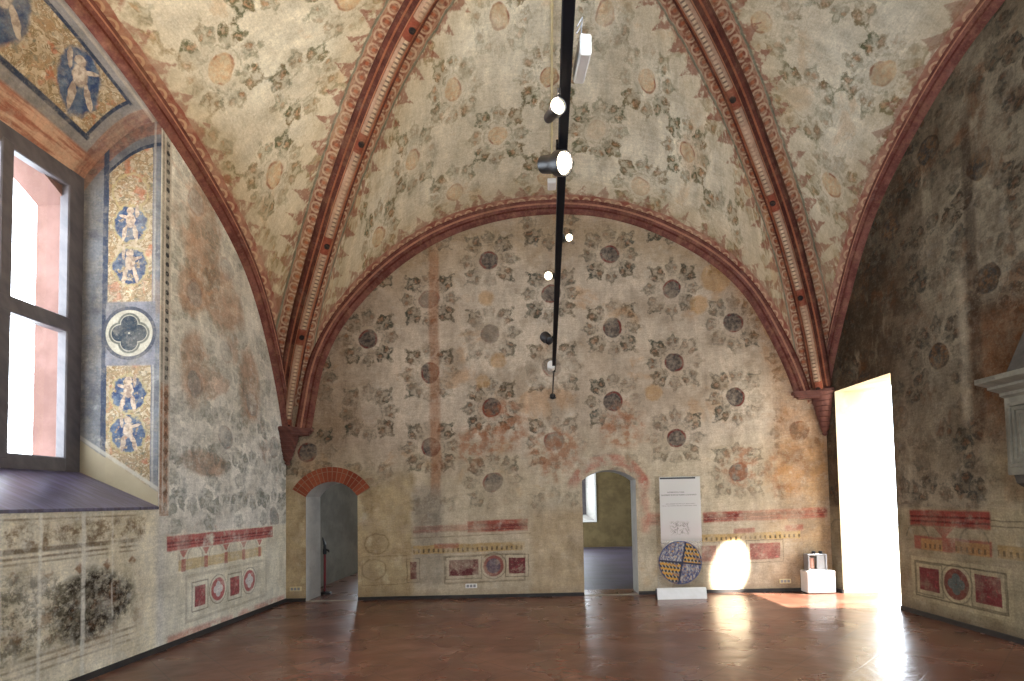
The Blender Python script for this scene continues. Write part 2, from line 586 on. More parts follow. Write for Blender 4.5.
def m_wall_back():
    mt = start('fresco_back_wall')
    x, z0 = uv('uv')
    z = z0 - x * .022
    xr_, zr_ = x, z
    pal = [(192, 176, 156), (172, 154, 134), (152, 134, 114), (174, 136, 100), (134, 118, 102), (134, 114, 94)]
    c, n2, n5 = plaster(x, z, pal, 1, .55, .35)
    plaster_c = c
    edge = noise(x, z, 1.7, 6.0, 90) - .5
    # pale repair plaster over the lower part
    hi = noise(x, z, 3.0, 6.0, 91)
    c = mix(sst(2.9, 1.9, z + edge * 1.6) * .45, c, (178, 164, 134))
    # darker, browner plaster towards the upper left
    c = mix(sst(-2.6, -3.6, x + edge * .9) * sst(2.0, 3.0, z) * .55, c, (112, 86, 60))
    c = mix(sst(5.35, 6.2, z + vabs(x) * .18 + edge * .7) * .5, c, (136, 108, 68))
    wear = sst(.33, .55, noise(x, z, 1.1, 5.0, 92)) * .7 + .28
    wear = wear * sst(1.35, 1.5, z)
    w_lo = sst(1.5, 3.1, z + edge * 1.3) * .55 + .45
    pr = dict(fill=.36, line=(38, 44, 38), leaf=(54, 60, 50), leaf2=(88, 76, 56), core=(132, 84, 52), disc=(68, 62, 60), disc2=(112, 100, 88), rim=(112, 44, 36))
    c = rosettes(c, x, z, -.92, 4.42, 1.0225, 1.25, .165, .37, 3, pr, wear * w_lo)
    # red sinopia areas under the rosettes
    for (px, pz, r) in ((-.72, 2.85, .42), (.15, 2.35, .42), (1.25, 2.75, .36), (-1.2, 2.55, .3), (4.0, 1.9, .4), (3.2, 2.0, .3)):
        d = hyp(x - px, z - pz) + (noise(x, z, 5.0, 4.0, 93) - .5) * .5
        c = mix(sst(r + .12, r - .12, d) * sst(.38, .6, noise(x, z, 7.0, 4.0, 94)) * .7, c, (146, 92, 60))
    # ochre blots
    for (px, pz, r) in ((-.98, 5.02, .13), (-.8, 3.95, .14), (-1.05, 3.6, .12), (1.8, 3.3, .14), (2.6, 4.75, .15), (3.95, 4.3, .26), (2.9, 5.2, .24)):
        d = hyp(x - px, z - pz) + (noise(x, z, 6.0, 3.0, 95) - .5) * .14
        c = mix(sst(r + .03, r - .03, d) * .6, c, (172, 132, 84))
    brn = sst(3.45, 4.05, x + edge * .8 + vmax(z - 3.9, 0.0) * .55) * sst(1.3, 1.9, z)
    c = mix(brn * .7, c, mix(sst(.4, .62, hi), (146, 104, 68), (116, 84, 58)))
    # vertical rusty strip
    c = mix(band(x + (noise(x, z, 2.0, 3.0, 96) - .5) * .08, -1.86, .085, .03) * sst(1.6, 1.9, z) * sst(6.2, 5.6, z) * .55, c, (146, 92, 58))
    # yellow-beige plain plaster round the small door
    ylw = sst(-2.2, -2.3, x + edge * .25) * sst(2.25, 1.85, z + edge * .8)
    c = mix(ylw * .85, c, mix(sst(.4, .6, hi), (178, 158, 122), (158, 136, 102)))
    c = mix(sst(.55, .62, noise(x, z, 2.3, 3.0, 97)) * ylw * .6, c, (196, 182, 148))
    mid = boxm(x, z, -.3, .62, .0, 1.42, .1)
    c = mix(mid * .7, c, mix(sst(.4, .6, hi), (176, 154, 122), (154, 132, 102)))
    # painted grey uprights
    c = mix(boxm(x, z, -2.25, -1.75, .25, 1.9, .08) * .5, c, (112, 106, 98))
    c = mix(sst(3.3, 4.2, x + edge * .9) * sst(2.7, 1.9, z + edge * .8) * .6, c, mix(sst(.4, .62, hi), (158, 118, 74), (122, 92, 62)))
    # dado
    base_c = c
    x, z = wobble(x, z, 88, .022)
    dw = sst(.36, .52, noise(x, z, 1.4, 4.0, 98))
    R1 = boxm(x, z, -1.35, -.35, 1.1, 1.29, .018) * .95
    R2 = boxm(x, z, 2.55, 4.6, 1.1, 1.27, .02)
    R3 = boxm(x, z, -2.25, -1.3, 1.13, 1.24, .02) * .5
    R4 = boxm(x, z, 1.6, 1.85, 1.1, 1.3, .04) * .6
    R5 = boxm(x, z, 4.2, 4.66, .9, 1.2, .1) * .0
    red = mix(band(z, 1.2, .03) + band(z, 1.14, .014), (146, 74, 62), (108, 44, 40))
    red = mix(sst(.45, .65, noise(x * .4, z, 8.0, 4.0, 99)) * .5, red, (172, 112, 92))
    c = mix(vmax(vmax(R1, R2), vmax(R3, R4)) * (dw * .5 + .5), c, red)
    c = mix(boxm(x, z, -2.3, -.3, 1.045, 1.06, .006) * .5, c, (100, 84, 62))
    c = dado_frieze(c, x, z, -2.25, -.4, .78, .92, dw * .75 + .1)
    c = dado_frieze(c, x, z, 2.5, 4.15, .78, .9, dw * .5 + .5, (178, 148, 98))
    c = mix(boxm(x, z, 3.05, 3.4, .9, .98, .02) * .6 + boxm(x, z, 3.9, 4.2, .9, 1.0, .02) * .6 + boxm(x, z, -1.9, -1.5, .86, .94, .02) * .6, c, (148, 70, 60))
    big = boxm(x, z, -1.75, -.4, .27, .74, .008) * (1.0 - boxm(x, z, -1.72, -.43, .3, .71, .008))
    c = mix(big * .5, c, (92, 80, 62))
    c = porphyry(c, x, z, -1.66, -1.18, .4, .66, 101, .95, (92, 36, 42))
    c = roundel(c, x, z, -.93, .54, .17, .85)
    c = porphyry(c, x, z, -.68, -.4, .4, .66, 102, .95, (92, 36, 42))
    c = porphyry(c, x, z, -2.3, -2.2, .38, .66, 103, .8, (92, 36, 42))
    c = porphyry(c, x, z, 3.3, 3.8, .46, .72, 104, .8, (140, 72, 68))
    c = porphyry(c, x, z, 2.5, 2.75, .46, .72, 104, .6, (140, 72, 68))
    # sketchy brown drawing on the pale plaster right of the small door
    for (px, pz) in ((-2.9, .56), (-2.85, .98)):
        d = hyp(x - px, (z - pz) * 1.2)
        c = mix(band(d + (noise(x, z, 8.0, 3.0, 105) - .5) * .06, .2, .012, .015) * .5, c, (104, 84, 58))
    sk = boxm(x, z, -3.1, -2.35, .3, .78, .006) * (1.0 - boxm(x, z, -3.09, -2.36, .315, .765, .006))
    c = mix(sk * .4, c, (104, 84, 58))
    # pink painted border round the larger arched door
    d2 = hyp(x - 1.0, (z0 - 1.62) * 1.0)
    bd = band(d2 + edge * .12, .62, .09, .03) * sst(1.7, 1.95, z0) + boxm(x, z0, 1.52, 1.66, 1.0, 1.95, .05) * .7
    c = mix(bd * sst(.4, .6, noise(x, z, 4.0, 4.0, 106) + .06) * .7, c, (164, 100, 84))
    x, z = xr_, zr_
    c = age(c, mix(.55, base_c, plaster_c), x, z, 81, .75, 1.0, .18)
    # darker towards the skirting
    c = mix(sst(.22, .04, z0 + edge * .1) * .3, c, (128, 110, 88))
    finish(c, .92, n2 * .6 + n5 * .4, .4, .02, spec=.12)
    return mt

def m_wall_left():
    mt = start('fresco_left_wall')
    y, z = uv('uv')
    pal = [(228, 225, 216), (208, 203, 191), (180, 177, 166), (186, 142, 112), (164, 159, 149), (156, 150, 137)]
    c, n2, n5 = plaster(y, z, pal, 201, .5, .4)
    plaster_c = c
    yr_, zr_ = y, z
    edge = noise(y, z, 1.8, 6.0, 202) - .5
    # orange repair patches
    for (py, pz, ry, rz) in ((6.75, 3.35, .28, .5), (8.0, 3.3, .28, .55), (6.9, 5.0, .35, .7), (7.3, 4.4, .5, .45), (7.0, 2.15, .5, .16), (6.7, 4.2, .3, .3)):
        d = hyp((y - py) / ry, (z - pz) / rz) + edge * 1.4
        c = mix(sst(1.15, .75, d) * .75, c, mix(sst(.4, .6, noise(y, z, 4.0, 4.0, 203)), (172, 136, 110), (158, 126, 102)))
    wear = sst(.34, .56, noise(y, z, 1.2, 5.0, 204)) * .75 + .2
    pr = dict(leaf=(96, 104, 98), leaf2=(112, 116, 106), core=(138, 128, 104), disc=(128, 130, 130), disc2=(164, 160, 152), rim=(140, 108, 94))
    c2 = rosettes(c, y, z, 6.75, 1.95, .66, 1.15, .16, .35, 205, pr, wear, .1)
    c = mix(sst(1.27, 1.3, z) * sst(6.25, 6.32, y) * (.55 + sst(3.4, 2.2, z) * .3), c, c2)
    smear = sst(.5, .66, noise(y, z, 4.5, 6.0, 206, .7))
    c = mix(smear * sst(1.45, 1.55, z) * sst(4.0, 3.0, z) * .5, c, (112, 118, 112))
    c = mix(sst(.56, .66, noise(y, z, 3.2, 7.0, 207, .7)) * sst(4.6, 3.4, z) * .65 * sst(1.45, 1.6, z), c, (208, 206, 194))
    # dado of the far part
    y, z = wobble(y, z, 288, .014)
    far = sst(6.15, 6.35, y + edge * .1)
    low = sst(1.3, 1.26, z)
    c = mix(far * low * .8, c, mix(sst(.4, .65, noise(y, z, 2.5, 6.0, 208)), (226, 220, 200), (204, 196, 172)))
    red = mix(band(z, 1.185, .012) + band(z, 1.145, .008), (176, 104, 98), (132, 68, 68))
    c = mix(boxm(y, z, 6.28, 8.68, 1.095, 1.265, .012) * sst(.3, .42, noise(y, z, 3.0, 4.0, 209)), c, red)
    per = wrap(y - 7.0, -.215, .215)
    c = mix(boxm(y, z, 6.48, 8.35, .84, .97, .012) * .7, c, (196, 170, 116))
    tri = sst(.02, .0, vabs(per) - (z - 1.0) * .75) * boxm(y, z, 6.48, 8.35, 1.0, 1.085, .008)
    c = mix(band(hyp(per - .215 * op('SIGN', per), z - .96), .15, .01, .008) * boxm(y, z, 6.48, 8.35, .97, 1.09, .01) * .5, c, (150, 140, 124))
    c = mix(tri * .8, c, (176, 92, 86))
    c = mix(sst(.045, .03, vabs(per)) * boxm(y, z, 6.45, 8.4, .83, .98, .01) * .8, c, (176, 100, 92))
    fr = boxm(y, z, 6.6, 8.5, .2, .78, .01) * (1.0 - boxm(y, z, 6.64, 8.46, .24, .74, .01))
    c = mix(fr * .35, c, (140, 128, 104))
    c = porphyry(c, y, z, 6.78, 6.99, .37, .62, 210, .9, (142, 52, 60))
    c = roundel(c, y, z, 7.26, .515, .15, .9, (170, 82, 86), quatre=(206, 204, 200))
    c = porphyry(c, y, z, 7.53, 7.75, .37, .62, 211, .9, (142, 52, 60))
    c = roundel(c, y, z, 8.01, .515, .15, .9, (170, 82, 86), quatre=(206, 204, 200))
    c = mix(boxm(y, z, 6.3, 9.1, -.05, .13, .03) * sst(.35, .5, noise(y, z, 3.0, 4.0, 212)) * .7, c, (192, 128, 112))
    y, z = yr_, zr_
    # painted strip beside the window recess
    st = boxm(y, z, 6.15, 6.3, 1.5, 6.0, .008)
    c = mix(st * .9, c, mix(sst(2.95, 3.05, z), (150, 104, 76), (132, 126, 118)))
    dots = sst(.034, .024, hyp(wrap(z, -.055, .055), y - 6.245))
    c = mix(st * dots * sst(3.0, 3.05, z) * .95, c, (40, 40, 46))
    c = mix(band(y, 6.2, .012) * sst(1.5, 1.6, z) * .8 + band(y, 6.29, .012) * sst(1.5, 1.6, z) * .8, c, (194, 184, 168))
    dm = sst(.05, .04, vabs(y - 6.245) + vabs(wrap(z, -.08, .08)) * .7)
    c = mix(st * dm * sst(3.0, 2.95, z) * .7, c, (86, 68, 54))
    # near part under the window: weathered brown paint
    near = sst(6.2, 6.05, y + edge * .12) * sst(1.62, 1.58, z)
    b0 = mix(sst(.35, .65, noise(y * 1.5, z, 1.6, 6.0, 213)), (218, 209, 186), (196, 184, 156))
    b0 = mix(sst(5.75, 6.1, y + edge * .6) * .6, b0, (230, 220, 194))
    brown = sst(.44, .62, noise(y, z, 8.0, 7.0, 214, .7))
    b0 = mix(brown * boxm(y, z, 3.0, 5.95, 1.27, 1.5, .05) * .85, b0, (112, 88, 62))
    # ruled cornice lines
    for zz, w, k in ((1.52, .008, .7), (1.26, .022, .85), (1.2, .01, .8), (1.155, .008, .6), (.36, .012, .6), (.3, .008, .6), (.24, .01, .5)):
        b0 = mix(band(z, zz, w, .01) * sst(.3, .5, noise(y, z * .5, 4.0, 4.0, 215)) * sst(5.9, 5.7, y) * k, b0, (98, 78, 56))
    sp = vabs(wrap(y, -.16, .16)) + vabs(wrap(z - 1.05, -.11, .11))
    b0 = mix(sst(.07, .04, sp) * boxm(y, z, 3, 5.9, .95, 1.15, .03) * sst(.42, .55, noise(y, z, 5.0, 4.0, 216)) * .8, b0, (134, 92, 60))
    d = hyp((y - 5.3) / .55, (z - .7) / .33) + edge * .9
    bl = sst(1.15, .7, d)
    b0 = mix(bl * sst(.36, .56, noise(y, z, 13.0, 6.0, 217, .75)) * 1.0, b0, (30, 24, 18))
    b0 = mix(sst(1.05, .5, d + edge * .5) * .55, b0, (64, 52, 40))
    dl = hyp((y - 4.5) / .75, (z - .72) / .33) + edge * .8
    b0 = mix(sst(1.2, .8, dl) * sst(.42, .58, noise(y, z, 12.0, 6.0, 218, .75)) * .8, b0, (84, 78, 62))
    b0 = mix(sst(.5, .62, noise(y, z, 5.0, 6.0, 219, .7)) * boxm(y, z, 4.2, 5.9, .3, .9, .1) * .4, b0, (128, 84, 48))
    wob = (noise(y * .2, z, 5.0, 3.0, 220) - .5) * .04
    for yy, w, k in ((5.16, .022, .85), (4.72, .015, .7), (4.38, .014, .5), (5.5, .009, .5)):
        b0 = mix(band(y + wob, yy, w, .012) * sst(.32, .5, noise(y * .3, z, 6.0, 4.0, 221)) * k, b0, (220, 216, 202))
    c = mix(near, c, b0)
    c = age(c, mix(.45, plaster_c, (222, 214, 194)), y, z, 281, .5, 1.1, .5)
    finish(c, .92, n2 * .6 + n5 * .4, .4, .02, spec=.12)
    return mt

def m_wall_right():
    mt = start('fresco_right_wall')
    y, z = uv('uv')
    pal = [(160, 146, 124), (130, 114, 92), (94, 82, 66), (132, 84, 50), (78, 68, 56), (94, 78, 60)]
    c, n2, n5 = plaster(y, z, pal, 301, .6, .4)
    plaster_c = c
    yr_, zr_ = y, z
    edge = noise(y, z, 1.6, 6.0, 302) - .5
    c = mix(sst(7.0, 8.2, y + edge * 1.2 + z * .15) * .75, c, (78, 56, 38))
    c = mix(sst(.5, .66, noise(y * 1.4, z * .7, .8, 6.0, 303)) * .6, c, (70, 60, 46))
    c = mix(sst(.54, .64, noise(y * 1.6, z * .8, 1.3, 7.0, 309, .65)) * .65, c, (112, 72, 42))
    c = mix(sst(.58, .7, noise(y * 1.8, z * .6, 1.1, 7.0, 310, .65)) * .6, c, (186, 172, 146))
    wear = sst(.36, .58, noise(y, z, 1.0, 5.0, 304)) * .8 + .2
    pr = dict(leaf=(56, 58, 52), leaf2=(70, 58, 42), core=(112, 70, 40), disc=(70, 68, 64), disc2=(118, 88, 60), rim=(72, 60, 48))
    c2 = rosettes(c, y, z, 6.65, 1.95, .72, 1.3, .17, .38, 305, pr, wear, .1)
    c = mix(sst(1.4, 1.5, z), c, c2)
    # boundary of a repair: pale left of it, brown to the right
    c = mix(sst(6.25, 6.1, y + edge * .1) * sst(2.0, 2.4, z + edge) * sst(3.8, 3.4, z) * .6, c, (132, 86, 52))
    c = mix(band(y, 6.28, .06, .05) * sst(2.2, 2.6, z) * sst(4.6, 3.8, z) * .7, c, (190, 174, 150))
    c = mix(band(y, 6.1, .07, .03) * sst(2.1, 2.4, z) * sst(6.2, 5.6, z) * .6, c, (62, 44, 32))
    # dado
    y, z = wobble(y, z, 388, .014)
    low = sst(1.42, 1.36, z)
    c = mix(low * .8, c, mix(sst(.4, .62, noise(y, z, 2.2, 6.0, 306)), (160, 146, 118), (138, 122, 94)))
    c = mix(boxm(y, z, 5.0, 6.05, .9, 2.0, .15) * .5, c, (174, 158, 126))
    red = mix(band(z, 1.28, .012) + band(z, 1.22, .012), (136, 66, 54), (96, 38, 34))
    c = mix(boxm(y, z, 6.05, 7.28, 1.16, 1.36, .02), c, red)
    c = mix(boxm(y, z, 4.0, 6.05, 1.16, 1.3, .01) * band(wrap(z, -.03, .03), 0.0, .008, .006) * .6, c, (84, 70, 52))
    per = wrap(y - 6.72, -.44, .44)
    c = mix(boxm(y, z, 6.05, 7.22, .86, 1.03, .015) * .8, c, (140, 66, 54))
    for a_, b_ in ((6.08, 6.55), (6.75, 7.1), (5.5, 5.98)):
        c = dado_frieze(c, y, z, a_, b_, .86, 1.0, .7, (162, 128, 78))
    tri = sst(.03, .0, vabs(per) - (z - 1.02) * 1.1) * boxm(y, z, 6.05, 7.2, 1.02, 1.15, .01)
    c = mix(tri * .75, c, (140, 68, 56))
    arch = band(hyp(wrap(y - 6.28, -.44, .44), z - .98), .2, .012, .01) * sst(1.0, 1.02, z) * sst(1.2, 1.16, z)
    c = mix(arch * .5, c, (86, 80, 64))
    fr = boxm(y, z, 5.82, 7.3, .2, .76, .008)
    c = mix(fr * .75, c, (170, 156, 124))
    fr2 = boxm(y, z, 5.88, 7.24, .25, .71, .006) * (1.0 - boxm(y, z, 5.9, 7.22, .27, .69, .006))
    c = mix(fr2 * .7, c, (78, 70, 50))
    c = porphyry(c, y, z, 6.83, 7.16, .34, .63, 307, .95, (104, 38, 42))
    c = porphyry(c, y, z, 5.96, 6.3, .33, .65, 308, .95, (104, 38, 42))
    c = roundel(c, y, z, 6.57, .49, .185, .95, (104, 54, 46), quatre=(82, 88, 84))
    y, z = yr_, zr_
    c = age(c, plaster_c, y, z, 381, .6, 1.25, .12)
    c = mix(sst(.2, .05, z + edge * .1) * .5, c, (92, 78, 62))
    c = scale(c, .54 + sst(3.2, 1.6, z) * .2)  # shade put into the paint: wall darkened, more so higher up
    finish(c, .9, n2 * .6 + n5 * .4, .4, .02, spec=.12)
    return mt

def putto(x, y, s=1.0):
    """soft silhouette of a small painted nude figure about the origin"""
    m_ = sst(.06 * s, .045 * s, hyp(x, y - .19 * s))
    m_ = vmax(m_, sst(1.1, .85, hyp(x / (.07 * s), (y - .05 * s) / (.11 * s))))
    m_ = vmax(m_, sst(1.1, .85, hyp((x + .05 * s - y * .15) / (.034 * s), (y + .14 * s) / (.13 * s))))
    m_ = vmax(m_, sst(1.1, .85, hyp((x - .05 * s + y * .25) / (.034 * s), (y + .13 * s) / (.13 * s))))
    m_ = vmax(m_, sst(1.1, .85, hyp((x - .12 * s + y * .3) / (.09 * s), (y - .08 * s - x * .3) / (.025 * s))))
    m_ = vmax(m_, sst(1.1, .85, hyp((x + .09 * s) / (.025 * s), (y - .15 * s + x * .4) / (.1 * s))))
    return m_

def grotesque(x, y, seed):
    """scrolling foliage in ochre, cream, brick red and grey green"""
    n = noise(x, y, 9.0, 3.0, seed, .6, 1.6)
    n2 = noise(x, y, 22.0, 3.0, seed + 1, .6, .8)
    c = mix(sst(.35, .6, n), (142, 114, 82), (170, 150, 122))
    c = mix(sst(.55, .62, n2) * .7, c, (188, 174, 150))
    c = mix(band(n, .5, .03, .02) * .7, c, (104, 88, 54))
    c = mix(sst(.58, .68, noise(x, y, 6.0, 3.0, seed + 2)) * .6, c, (166, 92, 66))
    c = mix(sst(.6, .66, noise(x, y, 13.0, 3.0, seed + 3)) * .5, c, (84, 94, 84))
    return c

def m_jamb():
    mt = start('fresco_window_jamb')
    d, z = uv('uv')
    n = noise(d, z, 4.0, 6.0, 401)
    grey = mix(sst(.35, .65, n), (112, 112, 114), (90, 89, 92))
    c = mix(sst(.55, .7, noise(d, z, 1.6, 6.0, 402)) * .6, grey, (136, 118, 104))
    wob = (noise(d, z, 9.0, 2.0, 403) - .5) * .02
    dd = d + wob
    panel = sst(.09, .1, dd) * sst(.6, .59, dd)
    g = grotesque(d, z, 410)
    for (zc, seed) in ((5.2, 0), (4.83, 1), (4.34, 2), (2.88, 3), (2.43, 4)):
        lx, ly = (d - .345) * (1 if seed % 2 else -1), (z - zc)
        rr = hyp(lx, ly * .95) + (noise(d, z, 12.0, 2.0, 420 + seed) - .5) * .1
        if seed: g = mix(sst(.215, .19, rr) * sst(.4, .5, noise(d, z, 15.0, 3.0, 435) + .06), g, mix(sst(.4, .6, noise(d, z, 11.0, 3.0, 430)), (50, 64, 92), (84, 96, 112)))
        g = mix(band(rr, .2, .014, .01) * .7, g, (166, 148, 104))
        if seed: g = mix(putto(lx + (noise(d, z, 14.0, 2.0, 440) - .5) * .05, ly, .8) * .85, g, mix(sst(.4, .62, noise(d, z, 22.0, 3.0, 441)), (196, 172, 146), (150, 126, 106)))
    tp, _t = uv('top')
    tp = tp + wob
    panel = panel * sst(.27, .285, tp)
    c = mix(panel, c, g)
    c = mix(sst(.16, .14, tp) * .8, c, mix(sst(.4, .6, noise(d, z, 12.0, 3.0, 406)), (142, 100, 82), (112, 84, 74)))
    c = mix(band(tp, .27, .022, .006) * sst(.66, .64, d), c, (50, 58, 72))
    c = mix(band(dd, .625, .03, .006), c, (58, 64, 78))
    c = mix(band(dd, .07, .012, .006) * .6, c, (160, 152, 142))
    # the grey field with a quatrefoil roundel
    fld = boxm(d, z, .05, .7, 3.2, 3.93, .015)
    c = mix(fld * sst(.62, .6, d), c, mix(sst(.35, .65, n), (124, 122, 128), (104, 102, 106)))
    lx, lz = d - .345, z - 3.57
    r = hyp(lx, lz)
    c = mix(sst(.31, .3, r), c, (72, 74, 82))
    c = mix(sst(.27, .26, r), c, (172, 164, 146))
    q = vmin(hyp(vabs(lx) - .105, lz), hyp(lx, vabs(lz) - .105))
    c = mix(band(q, .115, .012, .006), c, (92, 92, 84))
    c = mix(sst(.1, .09, q), c, (50, 58, 66))
    c = age(c, mix(.5, c, (150, 140, 124)), d, z, 481, .9, .9, .2)
    # broken plaster at the foot
    ft = z - (1.75 + d * .68)
    c = mix(sst(.03, .0, ft + (noise(d, z, 6.0, 5.0, 405) - .5) * .06) * .95, c, mix(n, (150, 136, 112), (176, 162, 134)))
    c = mix(band(ft, .05, .025, .012) * .7, c, (180, 172, 156))
    finish(c, .9, n, .3, .01, spec=.15)
    return mt

def m_soffit():
    mt = start('fresco_window_soffit')
    y, w = uv('uv')             # w: 0 at the window head, 1 at the wall face
    n = noise(y, w, 4.0, 6.0, 501)
    c = mix(sst(.35, .65, n), (132, 126, 122), (110, 106, 104))
    c = mix(sst(.2, .17, w), c, mix(sst(.4, .6, noise(y * .4, w * 6, 6.0, 4.0, 502)), (176, 140, 116), (140, 92, 74)))
    edge = .0
    side = 6.08 - y
    panel = sst(.27, .28, w) * sst(.8, .79, w) * sst(.2, .21, side)
    c = mix(sst(.11, .09, side) * .8, c, mix(sst(.4, .6, noise(y * 4.0, w, 6.0, 4.0, 503)), (150, 110, 90), (120, 80, 68)))
    line0 = band(side, .205, .018, .006) * sst(.26, .28, w) * sst(.81, .79, w)
    line = band(w, .275, .018, .006) + band(w, .795, .018, .006)
    line = vmin(line, 1.0) * sst(.16, .18, side)
    g = grotesque(y, w * 1.35, 510)
    for k, (yc, wc) in enumerate(((5.5, .55), (4.7, .55))):
        lx0, ly0 = (y - yc), (w - wc) * 1.3
        lx, ly = lx0 * .8 + ly0 * .6, ly0 * .8 - lx0 * .6
        rr = hyp(lx * 1.1, ly * .66) + (noise(y, w, 9.0, 2.0, 520 + k) - .5) * .1
        g = mix(sst(.24, .2, rr), g, mix(sst(.4, .6, noise(y, w, 11.0, 3.0, 530)), (50, 64, 92), (84, 96, 112)))
        g = mix(putto(lx + (noise(y, w, 12.0, 2.0, 540) - .5) * .05, ly, 1.05) * .85, g, mix(sst(.4, .62, noise(y, w, 20.0, 3.0, 541)), (196, 178, 156), (150, 130, 112)))
    c = mix(panel, c, g)
    c = mix(vmax(line, line0), c, (48, 56, 72))
    c = mix(band(w, .93, .05, .01) * .6, c, (176, 160, 140))
    c = age(c, mix(.5, c, (156, 144, 124)), y, w * 1.3, 581, .9, .9, .2)
    finish(c, .9, n, .3, .01, spec=.15)
    return mt

def m_floor():
    mt = start('terracotta_tiles')
    x, y, z = obj_xyz()
    s = .7071
    u = (x + y) * s
    v = (x - y) * s
    T = .46
    fu, fv = wrap(u, -T / 2, T / 2), wrap(v, -T / 2, T / 2)
    d = vmin(T / 2 - vabs(fu), T / 2 - vabs(fv))
    jo = sst(.008, .003, d + (noise(x, y, 8.0, 2.0, 601) - .5) * .004)
    idn = white(op('ROUND', (u - fu) / T), op('ROUND', (v - fv) / T))
    n1 = noise(x, y, .7, 5.0, 602)
    n2 = noise(x, y, 3.0, 3.0, 603, .55)
    c = mix(idn, (94, 58, 44), (106, 68, 52))
    c = mix(sst(.42, .66, n1) * .45, c, (138, 96, 76))
    c = mix(sst(.45, .7, n2) * .4, c, (80, 50, 40))
    c = mix(sst(.5, .66, noise(x * .7, y * 1.5, 1.6, 3.0, 607, .55)) * .35, c, (150, 112, 94))
    c = scale(c, 1.0 + (noise(x, y, 5.0, 3.0, 606, .6) - .5) * .9)
    c = mix(jo * .6, c, (54, 38, 32))
    rough = .17 + noise(x, y, 1.3, 2.0, 608) * .22
    h = n2 * .22 + idn * .12 - jo * .06 + noise(x, y, 2.4, 2.0, 604) * 1.6 + noise(x, y, 8.0, 2.0, 605) * .35
    finish(c, rough, h, .5, .014, spec=.6)
    return mt

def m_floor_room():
    mt = start('sky_tinted_tiles')
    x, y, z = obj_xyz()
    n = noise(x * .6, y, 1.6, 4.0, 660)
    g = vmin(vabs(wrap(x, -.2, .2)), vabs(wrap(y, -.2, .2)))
    c = mix(sst(.35, .65, n), (58, 50, 62), (84, 76, 96))  # violet paints the bluish sky reflection into the tile colour
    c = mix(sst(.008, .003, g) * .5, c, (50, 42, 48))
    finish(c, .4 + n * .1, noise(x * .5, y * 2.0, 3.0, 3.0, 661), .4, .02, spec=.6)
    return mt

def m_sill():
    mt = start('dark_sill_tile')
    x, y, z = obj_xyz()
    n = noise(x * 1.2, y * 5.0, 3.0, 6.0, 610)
    c = mix(sst(.4, .65, n), (60, 50, 68), (92, 86, 112))  # bluish streaks put a sky sheen into the tile's own colour
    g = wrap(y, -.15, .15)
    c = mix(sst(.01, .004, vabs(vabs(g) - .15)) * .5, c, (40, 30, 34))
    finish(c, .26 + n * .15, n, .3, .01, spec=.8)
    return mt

def m_plain(name, c1, c2, seed, rough=.9, scale=2.0):
    mt = start(name)
    x, y, z = obj_xyz()
    n = noise(x + y * .8, z + y * .1, scale, 6.0, seed, .6)
    n2 = noise(x + y * .8, z, scale * 9, 4.0, seed + 1, .6)
    c = mix(sst(.35, .65, n), c1, c2)
    c = mix(sst(.5, .8, n2) * .3, c, tuple(int(v * .8) for v in c1))
    finish(c, rough, n2, .25, .006, spec=.2)
    return mt

def m_brick_arch():
    mt = start('arch_brick')
    t, p = uv('uv')               # along the arch in metres, across the ring
    per = .062
    f = wrap(t, -per / 2, per / 2)
    idn = white(op('ROUND', (t - f) / per), 3.0)
    c = mix(idn, (128, 60, 42), (158, 88, 62))
    c = mix(sst(.45, .7, noise(t, p, 14.0, 5.0, 620)) * .4, c, (98, 50, 38))
    j = vmax(sst(.007, .003, per / 2 - vabs(f)), band(p, .68, .02, .008))
    c = mix(j * .8, c, (148, 116, 92))
    finish(c, .85, j * -1.0, .5, .01, spec=.2)
    return mt

def m_stone(name='grey_stone', c1=(128, 122, 108), c2=(100, 94, 82)):
    mt = start(name)
    x, y, z = obj_xyz()
    n = noise(x + y, z, 3.0, 7.0, 630, .6)
    c = mix(sst(.35, .65, n), c1, c2)
    c = mix(sst(.5, .75, noise(x + y, z, 25.0, 3.0, 631)) * .3, c, tuple(int(v * .7) for v in c2))
    finish(c, .8, n, .2, .006, spec=.25)
    return mt

def m_glass(name='thin_glass', tint=(1, 1, 1), refl=.06):
    mt = start(name)
    t = NT.nodes.new('ShaderNodeBsdfTransparent'); t.inputs[0].default_value = (*tint, 1)
    g = NT.nodes.new('ShaderNodeBsdfGlossy'); g.inputs['Roughness'].default_value = .02
    mx = NT.nodes.new('ShaderNodeMixShader'); mx.inputs[0].default_value = refl
    o = NT.nodes.new('ShaderNodeOutputMaterial')
    NT.links.new(t.outputs[0], mx.inputs[1]); NT.links.new(g.outputs[0], mx.inputs[2]); NT.links.new(mx.outputs[0], o.inputs[0])
    return mt

def m_emit(name, c, s):
    mt = start(name)
    e = NT.nodes.new('ShaderNodeEmission')
    e.inputs[0].default_value = (*c, 1); e.inputs[1].default_value = s
    o = NT.nodes.new('ShaderNodeOutputMaterial')
    NT.links.new(e.outputs[0], o.inputs[0])
    return mt

